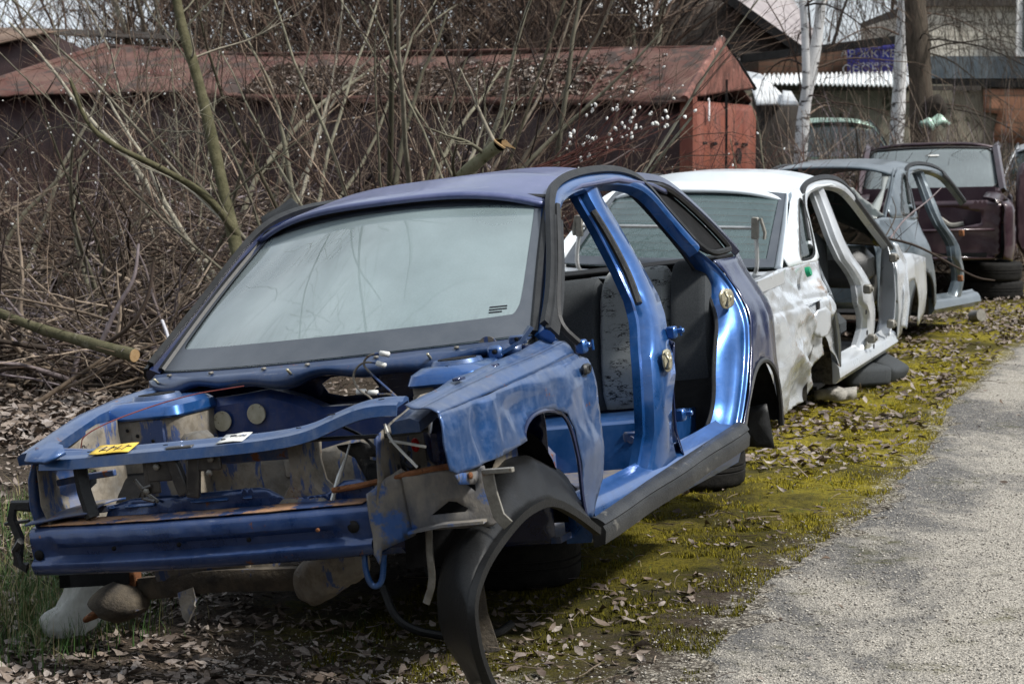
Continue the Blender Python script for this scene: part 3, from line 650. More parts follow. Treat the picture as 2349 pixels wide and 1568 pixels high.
    b=MB(); rings=[]
    for z,y0,y1,x in ((.74,.235,.325,.52),(.66,.24,.32,.53),(.60,.235,.33,.53),(.56,.20,.36,.52),(.53,.17,.38,.54)): rings.append([(x,y0,z),(x+.03,y0+.015,z),(x+.03,y1-.015,z),(x,y1,z),(x-.05,y1,z),(x-.05,y0,z)])
    b.loft(rings); b.build('radiator_side_post',M['grime'],root)
    b=MB(); b.sweep([(.56,-.455,.73),(.575,-.44,.63),(.585,-.415,.55)],[(-.006,-.02),(.006,-.024),(.02,0),(.006,.024),(-.006,.02)],up=(0,1,0)); b.build('headlamp_bracket',M['black_pl'],root)
    b=MB(); b.tube([(.55,.375,.545),(.54,.40,.61),(.53,.425,.665)],[.009,.009,.004],8); b.tube([(.53,.425,.665),(.52,.437,.70)],.0035,6); b.build('bonnet_strut',M['chrome'],root)
    vf=sheet([(.38,.695),(.45,.70),(.56,.645),(.575,.60),(.455,.585),(.43,.655),(.385,.685)],[[(.47,.655),(.53,.635),(.53,.628),(.47,.645)]],lambda y,z:(.47+.02*math.sin(y*20),y,z),.02); obj_vf('headlamp_mount',vf,M['black_pl'],root,solid=.008)
    b=MB(); b.box((.475,.51,.605),(.03,.11,.055),bev=.012); b.build('fuse_block',M['black_rub'],root)
    b=MB(); b.tube(smooth_poly([(.56,.385,.575),(.56,.48,.583),(.54,.60,.60),(.52,.66,.607),(.50,.74,.612)],2,False),[.014]*0 or .011,8,flat=.8); b.build('rusty_bar',M['rust'],root)
    b=MB(); b.box((.42,.68,.665),(.1,.10,.16),bev=.04); b.build('washer_bottle_housing',M['blue_dark'],root)
    b=MB(); b.ball((.46,.615,.675),.013,sc=(1,1,1.6)); b.build('red_connector',M['red'],root)
    b=MB(); b.tube([(.47,.60,.66),(.48,.58,.63),(.48,.60,.61),(.48,.63,.615)],.006,6); b.build('small_hose',M['black_rub'],root)
    # plates seen through the engine bay
    b=MB(); b.disc((.04,-.02,.575),(1,0,-.1),.105,.015,32); b.box((.058,-.02,.60),(.02,.03,.08),bev=.005); b.build('dusty_disc_panel',M['grime'],root)
    obj_vf('front_apron',sheet([(-.56,.36),(-.56,.63),(-.3,.655),(0,.62),(.2,.66),(.5,.64),(.52,.36)],[],lambda y,z:(-.02+.05*fbm((y*4,z*4,3)),y,z),.04),M['grime'],root,solid=.006)
    # cables
    def cable(p,r,mat,n='cable'):
        b=MB(); b.tube(smooth_poly(p,3,False),r,6); return b.build(n,mat,root)
    cable([(.10,.370,.925),(.10,.33,.925),(.10,.30,.90),(.10,.32,.87),(.10,.40,.79),(.12,.46,.74)],.0035,M['grime']); cable([(.10,.355,.895),(.10,.30,.905),(.10,.262,.87),(.10,.268,.83),(.12,.30,.81),(.14,.33,.80),(.14,.35,.77)],.0035,M['grime']); cable([(.10,.29,.815),(.11,.34,.80),(.13,.41,.80),(.16,.47,.75)],.0035,M['grime'])
    b=MB(); 
    for p,q in (((.10,.365,.925),(.10,.395,.918)),((.10,.35,.896),(.10,.378,.885)),((.10,.27,.813),(.10,.30,.812)),((.11,.315,.808),(.11,.345,.806))): b.tube([p,q],.0085,8)
    b.build('cable_connector',M['white_pl'],root)
    cable([(.50,.40,.755),(.52,.50,.71),(.52,.53,.65),(.52,.53,.60)],.005,M['black_rub']); cable([(.53,.56,.75),(.54,.575,.71),(.545,.60,.68),(.54,.65,.62)],.0045,M['white_pl']); cable([(.53,.57,.70),(.53,.62,.69),(.53,.68,.675)],.0045,M['white_pl']); cable([(.55,.30,.725),(.54,.45,.72),(.53,.60,.715),(.50,.68,.72)],.007,M['black_pl']); cable([(.56,-.27,.65),(.56,-.24,.61),(.56,-.20,.58)],.006,M['steel'])
    cable([(.45,-.52,.74),(.45,-.50,.80),(.2,-.3,.86),(.1,-.12,.865)],.0022,M['twig_red'],'bramble_stem')
    # bumper beam
    n=40; rings=[]
    for i in range(n+1):
        t=i/n; y=-.635+1.15*t; a=2*t-1; x=.605+.055*(1-a*a); k=1-.12*(abs(a)>.96)
        g=.022*min(1,max(0,(1-abs(a)-.10)*9)); e=.002*math.sin(i*1.7)
        rings.append([(x-.10,y,.545),(x-.02,y,.533),(x-.004,y,.527),(x+.004,y,.515),(x+.004+e,y,.485),(x+.002-g,y,.468),(x-.001-g,y,.445),(x+.000-g*.6,y,.437),(x+.013,y,.426),(x+.015,y,.418),(x+.006,y,.397),(x-.006,y,.388),(x-.03,y,.386),(x-.10,y,.388)])
    b=MB(); b.loft(rings); beam=b.build('bumper_beam',M['blue_beam'],root)
    def bx(y): a=2*(y+.635)/1.15-1; return .605+.055*(1-a*a)
    b=MB()
    for y,z,r in ((-.605,.452,.016),(.465,.475,.018)): b.disc((bx(y)+.003,y,z),(1,0,0),r,.004,20)
    for y in (-.32,-.09,.14): b.disc((bx(y)-.008,y,.462),(1,0,0),.007,.005,12)
    b.build('beam_hole',M['dark_in'],beam)
    b=MB()
    for y in (-.31,.075): b.disc((bx(y)-.05,y,.535),(0,0,1),.011,.008,6)
    b.disc((bx(.36)+.003,.36,.475),(1,0,0),.006,.006,8); b.build('beam_bolt',M['rust'],beam)
    vf=sheet([(-.61,-.085),(.50,-.085),(.49,-.012),(-.6,-.012)],[],lambda y,x:(bx(y)+x,y,.5375-.12*(x+.012)+.0015*fbm((x*30,y*12,2))),.03); obj_vf('rusty_beam_top',vf,M['rust_top'],beam,solid=.002)
    # lower radiator crossmember with ribs
    obj_vf('lower_crossmember',sheet([(-.40,.535),(-.38,.575),(-.30,.592),(.14,.598),(.17,.59),(.22,.56),(.36,.566),(.42,.60),(.47,.60),(.51,.575),(.52,.535)],[],lambda y,z:(.545-.2*max(0,z-.57)*0+.012*fbm((y*5,z*9,2)),y,z),.02),M['blue_beam'],root,solid=.01)
    b=MB(); 
    for y,w in ((-.27,.11),(-.03,.13),(.10,.035),(-.37,.03)): b.box((.553,y,.572),(.012,w,.010),bev=.005)
    b.build('pressed_rib',M['blue'],root)
    # left chassis bracket panels
    ax=Vector((.62,.52,0)); ad=Vector((-.10,.085,0))
    obj_vf('chassis_end_panel',sheet([(0,.565),(.01,.39),(.12,.36),(.20,.40),(1.05,.425),(1.1,.60),(.9,.62),(.5,.60)],[],lambda t,z:tuple(ax+ad*t+Vector((.012*fbm((t*3,z*12,4)),0,z))),.03),M['grime_blue'],root,solid=.006)
    obj_vf('bumper_side_bracket',sheet([(.60,.595),(.68,.605),(.82,.60),(.845,.44),(.82,.425),(.61,.44)],[[(.665,.478),(.715,.512),(.735,.508),(.765,.485),(.755,.476)],[(.745,.575),(.79,.575),(.79,.53)]],lambda y,z:(.545-.10*(y-.6)/.25+.006*fbm((y*12,z*12,1)),y,z),.02),M['grime_blue'],root,solid=.008)
    b=MB(); b.sweep([(.55,.61,.44),(.54,.71,.452),(.52,.83,.452)],[(-.03,-.004),(.03,-.004),(.03,.004),(-.03,.004)]); b.build('bracket_flange',M['grime_blue'],root)
    b=MB(); b.sweep([(.50,.845,.595),(.50,.85,.53),(.495,.862,.46),(.49,.885,.43)],[(-.018,-.004),(.018,-.004),(.018,.004),(-.018,.004)],up=(1,0,0)); b.box((.50,.88,.588),(.02,.09,.014)); b.build('bumper_stay',M['steel'],root,bevel=.002)
    b=MB(); b.tube(smooth_poly([(.49,.64,.45),(.50,.635,.36),(.49,.63,.28),(.49,.60,.22)],2,False),.012,5,flat=.5); b.build('hanging_strap',M['steel'],root)
    b=MB(); b.tube(smooth_poly([(.58,.47,.40),(.59,.47,.34),(.58,.48,.29),(.57,.51,.30),(.56,.52,.38)],3,False),.009,8); b.build('tow_hook',M['blue_fender'],root)
    # underside: subframe arms, stabiliser, dusty casting
    b=MB(); P=[(.30,-.46,.28),(.32,-.33,.285),(.34,-.18,.30),(.35,0,.295),(.35,.18,.29)]; b.sweep(smooth_poly(P,2,False),[(-.02,-.035),(.02,-.035),(.028,0),(.02,.032),(-.02,.032)]); b.build('subframe_beam',M['mud_metal'],root)
    b=MB(); b.ball((.33,-.53,.245),.085,18,14,(1.0,1.15,.72)); b.v=[tuple(Vector(v)+Vector((0,1,.6))*.018*fbm((v[0]*14,v[1]*14,v[2]*14))) for v in b.v]; b.build('ball_joint_cover',M['mud_metal'],root)
    b=MB(); b.sweep([(.30,-.50,.38),(.31,-.50,.27)],[(-.03,-.03),(.03,-.03),(.03,.03),(-.03,.03)],up=(0,1,0)); b.box((.33,-.61,.215),(.12,.07,.02),Matrix.Rotation(.5,3,'X')); b.build('rusty_arm',M['rust'],root,bevel=.01)
    b=MB(); b.ball((.38,.25,.31),.15,30,22,(.55,.85,.55),Matrix.Rotation(.25,3,'X')); b.v=[tuple(Vector((v[0],v[1],max(v[2],.225-.2*(v[1]-.2))))+Vector((.5,.3,1))*(.045*noise.noise(Vector((v[0]*9,v[1]*9,v[2]*9)))+.03*abs(noise.noise(Vector((v[0]*16,v[1]*16,v[2]*16)))))) for v in b.v]; b.build('cast_arm',M['grime'],root)
    b=MB(); b.box((.33,-.22,.36),(.03,.34,.13),Matrix.Rotation(.1,3,'Y'),bev=.01); b.build('splash_plate',M['grime'],root)
    b=MB(); b.sweep([(.36,-.27,.275),(.37,-.26,.235),(.39,-.25,.215),(.40,-.235,.205)],[(-.03,-.003),(.03,-.003),(.03,.003),(-.03,.003)],up=(1,0,0)); b.build('loose_tab',M['grime'],root)
    b=MB(); b.disc((.30,-.02,.36),(1,0,.3),.07,.02,20); b.build('cap',M['grime'],root)
    # left front wing
    arch=[(.14,.625),(.135,.655),(.08,.685),(0,.695),(-.12,.685),(-.20,.66),(-.25,.60),(-.27,.50),(-.29,.38),(-.32,.315)]
    ol=[(.63,.775),(.645,.70),(.635,.615),(.60,.60),(.38,.605)]+arch+[(-.37,.305),(-.48,.41),(-.505,.58),(-.52,.71),(-.52,.80),(-.45,.825),(-.2,.815),(.1,.80),(.4,.785)]
    def fd(x,z):
        d=.014*fbm((x*2.2,z*3,7))+.006*fbm((x*6,z*6,17)); 
        g=math.exp(-((x-.42)/.05)**2-((z-.70)/.09)**2)*.016-math.exp(-((x-.34)/.03)**2-((z-.70)/.09)**2)*.008
        h=math.exp(-((x-.12)/.10)**2-((z-.73)/.05)**2)*.02; k=math.exp(-((x+.05)/.25)**2-((z-.775)/.012)**2)*.006
        return (d+g+h-k)
    vf=sheet(ol,[],lambda x,z:tuple(SP(x,z,1,.0,fd)),.018); obj_vf('front_wing',vf,M['blue_fender'],root,solid=.005)
    A=[tuple(SP(x,z,1,0,fd)) for x,z in ((.63,.775),(.4,.785),(.1,.80),(-.2,.815),(-.45,.825))]
    C=[(.60,.665,.805),(.40,.68,.825),(.1,.69,.85),(-.2,.70,.868),(-.42,.715,.895)]
    Bm=[(.615,.72,.792),(.40,.735,.815),(.1,.75,.838),(-.2,.755,.852),(-.44,.76,.87)]
    v1,f1=strip(A,Bm,5,.006,(0,.3,1),50); v2,f2=strip(Bm,C,4,-.006,(0,0,1),50); k=len(v1)
    obj_vf('wing_top',(v1+v2,f1+[tuple(i+k for i in q) for q in f2]),M['blue_fender'],root,solid=.004)
    obj_vf('wing_rear_edge',strip([(-.42,.715,.895),(-.40,.70,.93),(-.36,.72,.90)],[(-.45,.76,.825),(-.47,.80,.80),(-.50,.80,.72)],4,.004,(0,1,0)),M['blue'],root,solid=.004)
    b=MB(); b.box((-.435,.826,.775),(.055,.02,.035),bev=.008); rep=b.build('side_repeater',M['black_pl'],root)
    b=MB(); b.disc((-.445,.8365,.777),(0,1,0),.010,.002,14); b.build('bulb_hole',M['dark_in'],rep)
    b=MB(); b.tube([tuple(SP(x,z,1,.002)) for x,z in smooth_poly(arch,2,False)],.007,6); b.build('wheel_arch_lip',M['blue_dark'],root)
    obj_vf('wing_lower_bracket',sheet([(.62,.60),(.50,.60),(.44,.575),(.50,.555),(.60,.57)],[],lambda x,z:(x,.80,z),.03),M['grime_blue'],root,solid=.006)
    b=MB(); b.disc((.54,.806,.585),(0,1,0),.010,.008,6); b.disc((.02,.70,.665),(.3,1,0),.014,.008,12); b.build('wing_bolt',M['rust'],root)
    # hinge mount of the bonnet at the screen corner
    b=MB(); b.sweep([(-.22,.74,.94),(-.20,.71,.90),(-.18,.66,.875),(-.17,.62,.865)],[(-.025,-.006),(.025,-.006),(.025,.006),(-.025,.006)]); b.box((-.16,.635,.875),(.03,.05,.045),bev=.01); b.box((-.20,.70,.905),(.02,.06,.03),bev=.006); b.build('bonnet_hinge',M['blue_fender'],root)
    b=MB(); b.disc((-.142,.64,.878),(1,.2,0),.008,.003,10); b.disc((-.188,.70,.908),(1,.2,0),.007,.003,10); b.build('hinge_hole',M['dark_in'],root)
    b=MB(); b.box((.02,.70,.838),(.05,.035,.03),bev=.008); b.box((.30,.705,.84),(.05,.02,.008)); b.build('rubber_stop',M['blue_dark'],root)
    # door hinges and strikers
    for x,z,n in ((-1.245,.715,'striker_plate'),(-2.30,.855,'striker_plate')):
        y=(BR[7][3]+.004) if x>-2 else yz(z)-.035
        vf=sheet(smooth_poly([(x+.045,z+.035),(x-.03,z+.04),(x-.055,z+.01),(x-.05,z-.03),(x-.01,z-.045),(x+.04,z-.035)],1),[],lambda a,zz,y=y,x=x:(a,y+.012-.3*(a-x)*(x<-2),zz),.02)
        o=obj_vf(n,vf,M['brass'],root,solid=.006)
        b=MB()
        for dx,dz in ((0,.02),(-.025,0),(.0,-.025)): b.disc((x+dx,y+.016-.3*dx*(x<-2),z+dz),(0,1,0),.009,.005,8)
        b.tube([(x+.035,y+.02,z-.03),(x+.04,y+.035,z),(x+.035,y+.02,z+.03)],.006,6); b.build('striker_bolt',M['brass'],o)
    for x,z in ((-1.40,.80),(-1.385,.50),(-.475,.845)):
        b=MB(); b.box((x-.01,.805 if x<-1 else .80,z),(.04,.035,.045),bev=.006); b.box((x-.03,.82 if x<-1 else .80,z+.002),(.02,.05,.018),bev=.004); b.tube([(x-.03,.832,z-.016),(x-.03,.832,z+.018)],.0045,6); b.build('door_hinge',M['blue'],root)
    # broad inner face of the centre pillar foot
    obj_vf('pillar_inner_trim',strip([(-1.50,.72,.80),(-1.46,.74,.62),(-1.42,.74,.45),(-1.55,.74,.35)],[(-1.44,.80,.76),(-1.36,.80,.60),(-1.34,.80,.45),(-1.42,.79,.35)],4),M['blue_dark'],root,solid=.006)
    seal_line(root,[(-1.395,.565,1.27),(-1.395,.62,1.16),(-1.38,.68,1.02),(-1.33,.72,.92)],.014,M['black_pl'],'belt_guide')
    # door opening seals
    b=MB(); P=[(-.46,.80,.86),(-.42,.76,.92),(-.48,.735,.985),(-.66,.69,1.11),(-.80,.648,1.22),(-.93,.606,1.305)]; b.tube(smooth_poly(P,2,False),.013,6); b.build('door_aperture_seal',M['black_rub'],root)
    # fallen black wheel arch liner
    A=[(-.30,.84,.27),(-.12,.84,.36),(.06,.84,.43),(.22,.84,.435),(.35,.84,.42),(.57,.84,.36),(.68,.84,.30),(.725,.84,.25),(.73,.84,.19),(.72,.84,.11),(.66,.83,.0),(.55,.80,-.07)]
    Bq=[(-.55,.66,.32),(-.50,.66,.45),(-.21,.66,.545),(-.05,.66,.55),(.09,.66,.52),(.32,.66,.42),(.47,.66,.33),(.53,.66,.26),(.545,.66,.18),(.52,.66,.11),(.44,.66,.03),(.40,.67,-.05)]
    v,f=strip(A,Bq,10,.05,(.35,.25,.8),60)
    v=[tuple(Vector(p)+Vector((0,0,1))*.006*fbm((p[0]*9,p[1]*9,p[2]*9))) for p in v]
    obj_vf('fallen_wheel_arch_liner',(v,f),M['liner'],root,solid=.008)
    b=MB(); b.sweep(smooth_poly([(x,.850,z) for x,y,z in A],2,False),[(-.012,-.012),(.012,-.012),(.012,.01),(-.012,.01)],up=(0,1,0)); b.build('liner_lip',M['liner'],root)
    return root
def text_obj(txt,name,Mx,size,mat,parent,ext=.002,sx=1):
    cu=bpy.data.curves.new(name,'FONT'); cu.body=txt; cu.size=size; cu.extrude=ext; cu.align_x='CENTER'; cu.align_y='CENTER'; cu.resolution_u=3
    t=bpy.data.objects.new(name,cu); col().objects.link(t); bpy.context.view_layer.update()
    me=bpy.data.meshes.new_from_object(t.evaluated_get(bpy.context.evaluated_depsgraph_get())); bpy.data.objects.remove(t)
    me.materials.clear(); me.materials.append(mat); o=bpy.data.objects.new(name,me); col().objects.link(o); me.transform(Mx@Matrix.Diagonal((sx,1,1,1)))
    if parent: o.parent=parent
    return o
# special materials for the blue car
m=NT('seat_patterned_fabric'); n1=m.noise(34,6,.75,st=(1,1,3.2),dist=1.2); n2=m.noise(300,2,.5)
lay=m.ramp(m.noise(7,2,st=(1,1,2)),.42,.52)
c=m.mix(m.math('MULTIPLY',m.ramp(n1,.525,.54),lay),m.mix(m.ramp(n2,.3,.7),(.24,.26,.26),(.30,.325,.32)),(.008,.009,.012)); m.set(col=c,rough=.95,sheen=.2).bump(n2,.3,.002); M['seat_pat']=m.m
M['seat_dark']=rough_mat('charcoal_seat_fabric',(.045,.05,.055),(.07,.076,.08),180,.95,.25,spec=.1)
M['felt']=rough_mat('grey_felt',(.06,.058,.045),(.12,.11,.09),30,.95,.5)
M['white_plug']=rough_mat('pale_rubber_plug',(.36,.33,.24),(.46,.43,.33),40,.7,.2,spots=((.2,.17,.11),50,.6))
M['black_pl2']=paint('black_painted_bracket',(.012,.013,.016),amt=.35,metal=0,rough=.3,dirt=(.2,.17,.13))
M['blue_cowl']=paint('dark_blue_cowl',(.004,.03,.10),amt=.35,up=.25,metal=.3,dirt=(.13,.12,.11))
M['blue_cross']=paint('shaded_blue_paint',(.008,.035,.15),amt=.5,metal=.3,rust=.04,dirt=(.12,.10,.08),up=.2)
M['liner']=rough_mat('black_scuffed_liner',(.004,.0042,.0045),(.008,.0085,.009),7,.46,.2,spots=((.035,.034,.03),22,.68),spec=.3,bs=80)
M['red']=rough_mat('red_plastic',(.35,.01,.01),(.45,.02,.02),20,.4,.05)
M['twig_red']=rough_mat('red_twig_bark',(.13,.03,.03),(.2,.06,.05),20,.7,.2)
M['grime_blue']=rough_mat('grimy_blue_metal',(.22,.20,.17),(.07,.075,.09),8,.6,.3,spots=((.04,.09,.24),5.5,.52),st=(1,1,.6))
M['rust_top']=rough_mat('rusty_flange',(.42,.23,.12),(.12,.09,.08),7,.8,.3,spots=((.03,.05,.12),6,.55),st=(1,.5,1))
M['mud_metal']=rough_mat('muddy_metal',(.12,.10,.075),(.05,.045,.04),14,.9,.6,spots=((.03,.06,.16),6,.58))
blue_root=blue_car()
# sticker with a printed emblem inside the engine bay
lb=MB(); lb.add(*sheet([(-.03,-.02),(.05,-.02),(.05,.02),(-.03,.02)],[],lambda a,b:(.30+a*.9,-.585,.725+b*1.4+a*-.0),.03)); 
stk=lb.build('info_sticker',M['white_pl'],blue_root,solid=.001)
TM=Matrix.Translation((.318,-.581,.737))@Matrix.Rotation(R_(90),4,'X')@Matrix.Rotation(R_(180),4,'Y')
text_obj('ПуЛЗ','sticker_lettering',TM,.022,M['ink'],stk,.0005)
# ------------------------------------------------------------------ other cars
def interior(root,dash=True):
    b=MB(); b.box((-1.3,0,.25),(2.0,1.44,.02)); b.build('floor_pan',M['dark_in'],root)
    for y in (-.36,.36):
        b=MB(); b.box((-1.15,y,.45),(.5,.46,.16),bev=.05); b.build('front_seat_cushion',M['seat_dark'],root)
        b=MB(); b.box((-1.46,y,.78),(.14,.46,.62),Matrix.Rotation(-.22,3,'Y'),bev=.06); b.build('front_seat_back',M['seat_dark'],root)
        b=MB(); b.box((-1.57,y,1.12),(.09,.24,.16),Matrix.Rotation(-.15,3,'Y'),bev=.04); b.build('head_rest',M['seat_dark'],root)
    b=MB(); b.box((-2.42,0,.74),(.15,1.25,.55),Matrix.Rotation(-.2,3,'Y'),bev=.06); b.build('rear_seat_back',M['seat_dark'],root)
    b=MB(); b.box((-2.1,0,.45),(.5,1.25,.16),bev=.05); b.build('rear_seat_cushion',M['seat_dark'],root)
    b=MB(); b.box((-2.66,0,.965),(.36,1.16,.02),bev=.005); b.build('parcel_shelf',M['dark_in'],root)
    if dash:
        b=MB(); b.box((-.5,0,.78),(.36,1.3,.26),bev=.07); b.build('dashboard',M['black_pl'],root)
        b=MB(); b.tube([(-.76+.04*math.cos(k*.5236),.36+.17*math.sin(k*.5236),.83+.15*math.cos(k*.5236)) for k in range(13)],.012,6); b.build('steering_wheel',M['black_rub'],root)
def housings(root,s,cx=-2.45):
    b=MB(); rings=[]
    for k in range(15):
        th=math.pi*(-.02+1.04*k/14); rings.append([(cx+.315*math.cos(th),s*y,.27+.315*math.sin(th)) for y in (.775,.7,.6,.45)])
    b.loft(rings,closed=False); b.build('wheel_housing',M['mud_dark'],root)
def fwing(root,s,mat,name='front_wing'):
    arch=[(.32,.32),(.30,.45),(.22,.57),(.08,.65),(-.1,.65),(-.22,.58),(-.28,.46),(-.30,.33)]
    ol=[(.66,.74),(.66,.36),(.36,.30)]+arch+[(-.42,.30),(-.50,.58),(-.51,.78),(-.42,.87),(.1,.82)]
    obj_vf(name,sheet(ol,[],lambda x,z:tuple(SP(x,z,s,.01*fbm((x*2,z*2,s)))),.05),mat,root,solid=.005)
M['mud_dark']=rough_mat('muddy_wheel_housing',(.03,.027,.022),(.09,.08,.062),60,.95,.8,spots=((.015,.014,.013),7,.55))
M['frost']=glass_mat('shattered_pale_glass',(.45,.48,.46),.7,.4)
def white_car():
    root=empty('wrecked_car',carM(1.926,14.998,1.2,-.051,.003,.111),'silver white car body with a crumpled rear wing and rear window, seen from behind','car','wrecked car bodies parked in a row')
    P=M['silver']; roof(root,M['white_roof']); rearglass(root,M['rear_glass'],M['band'])
    gf,g=windscreen(root,M['clear_glass'],M['band'],P)
    for s in (-1,1):
        rails(root,s,P); bpillar(root,s,P); sill(root,s,P,trim=False); jamb(root,s,P,[(x+.035,z) for x,z in OUTQ],OUTQ)
        cpillar(root,s,M['white_roof'],M['clear_glass']); housings(root,s)
        # front hinge post
        obj_vf('front_hinge_post',strip([(-.38,.70*s,.95),(-.42,.70*s,.80),(-.46,.70*s,.60),(-.48,.70*s,.42),(-.60,.70*s,.33)],[tuple(SP(x,z,s,.005)) for x,z in ((-.44,.90),(-.50,.80),(-.53,.60),(-.56,.45),(-.68,.36))],6,.015,(-.6,s,0)),P,root,solid=.006)
        fwing(root,s,P)
    quarter(root,-1,M['silver_dent'],lambda x,z:crumple(x,z),step=.0135,arch=[(-2.08,.34),(-2.12,.42),(-2.22,.485),(-2.38,.505),(-2.52,.47),(-2.63,.40),(-2.70,.31),(-2.74,.25)])
    quarter(root,1,P,lambda x,z:(.01*fbm((x*2,z*2,2)),0),step=.05)
    # torn fuel flap
    obj_vf('fuel_flap',sheet(smooth_poly([(-2.50,.76),(-2.68,.74),(-2.70,.63),(-2.62,.58),(-2.50,.60)],1),[],lambda x,z:tuple(SP(x,z,-1,.035-(x+2.7)*.28)),.03),P,root,solid=.006)
    obj_vf('fuel_flap_recess',sheet(smooth_poly([(-2.46,.79),(-2.56,.79),(-2.60,.60),(-2.46,.58)],1),[],lambda x,z:tuple(SP(x,z,-1,.035)),.03),M['dark_in'],root,solid=.004)
    b=MB(); b.tube(smooth_poly([tuple(SP(x,z,-1,.03)) for x,z in ((-3.42,.83),(-3.1,.815),(-2.8,.79),(-2.5,.785),(-2.24,.80))],2,False),.007,5,flat=.6); b.build('rusty_crease',M['silver_dent'],root)
    b=MB(); b.disc((-2.62,-.735,.955),(0,-1,.3),.03,.025,16,.026); b.build('green_cap',M['green_pl'],root)
    interior(root)
    # boot: gutter, side rails, floor, back panel
    b=MB(); 
    b.sweep([(-2.93,-.62,.965),(-3.0,-.3,.955),(-3.03,0,.955),(-3.0,.3,.955),(-2.93,.62,.965)],[(-.03,-.02),(.03,-.02),(.03,.006),(.02,.02),(.01,.006),(-.03,.006)]); b.build('boot_gutter',P,root)
    for s in (-1,1):
        b=MB(); b.sweep([(-2.90,.64*s,.985),(-3.1,.665*s,.985),(-3.42,.62*s,.965)],[(-.05,-.05),(.05,-.03),(.05,.0),(.01,.006),(-.05,.018)],up=(0,0,1)); b.build('boot_side_rail',P,root)
    b=MB(); b.box((-3.0,0,.42),(.75,1.2,.02)); b.build('boot_floor',M['dark_in'],root)
    b=MB(); b.box((-3.40,0,.52),(.03,1.36,.46),bev=.01); b.build('rear_panel',P,root)
    # boot lid hinge frame
    b=MB()
    b.tube([(-2.95,-.51,1.225),(-2.95,.47,1.225)],.011,10); b.build('hinge_cross_bar',M['chrome'],root)
    for s,y in ((-1,-.53),(1,.49)):
        b=MB(); b.tube(smooth_poly([(-2.95,y,1.20),(-2.96,y+.01*s,1.12),(-2.97,y+.015*s,1.02),(-2.96,y,.97),(-2.93,y-.04*s,.94),(-2.9,y-.06*s,.93)],2,False),.0125,8); b.build('hinge_arm',M['chrome'],root)
        b=MB(); b.box((-2.955,y,1.225),(.03,.04,.12),bev=.004); 
        b.sweep([(-2.955,y-.03,1.28),(-2.955,y-.055,1.20),(-2.955,y-.05,1.165)] if s<0 else [(-2.955,y+.02,1.28),(-2.955,y+.035,1.2),(-2.955,y+.03,1.17)],[(-.006,-.015),(.006,-.015),(.006,.015),(-.006,.015)],up=(1,0,0)); b.build('hinge_plate',M['steel'],root)
    # left (far) boot edge strut
    for x,z in ((-1.45,.60),(-1.42,.47),(-1.22,.36)):
        b=MB(); b.disc((x,-.822,z),(0,-1,0),.016,.004,12); b.build('pillar_hole',M['dark_in'],root)
    for x,z in ((-1.44,.74),(-.66,.86),(-.72,.44),(-1.31,.42)):
        b=MB(); b.box((x,-.83,z),(.05,.05,.055),bev=.008); b.disc((x,-.856,z),(0,-1,0),.014,.01,6); b.build('hinge_block',M['steel'],root)
    # crumpled front wing remains
    obj_vf('torn_wing_remains',strip([(-.34,-.76,.93),(-.30,-.80,.80),(-.36,-.84,.60),(-.40,-.83,.38)],[(-.24,-.78,.90),(-.21,-.825,.80),(-.28,-.865,.55),(-.34,-.855,.36)],6,.03,(1,0,0)),M['silver_dent'],root,solid=.006)
    return root
M['green_pl']=rough_mat('green_plastic',(.01,.22,.10),(.015,.26,.13),10,.35,.05)
white_car()
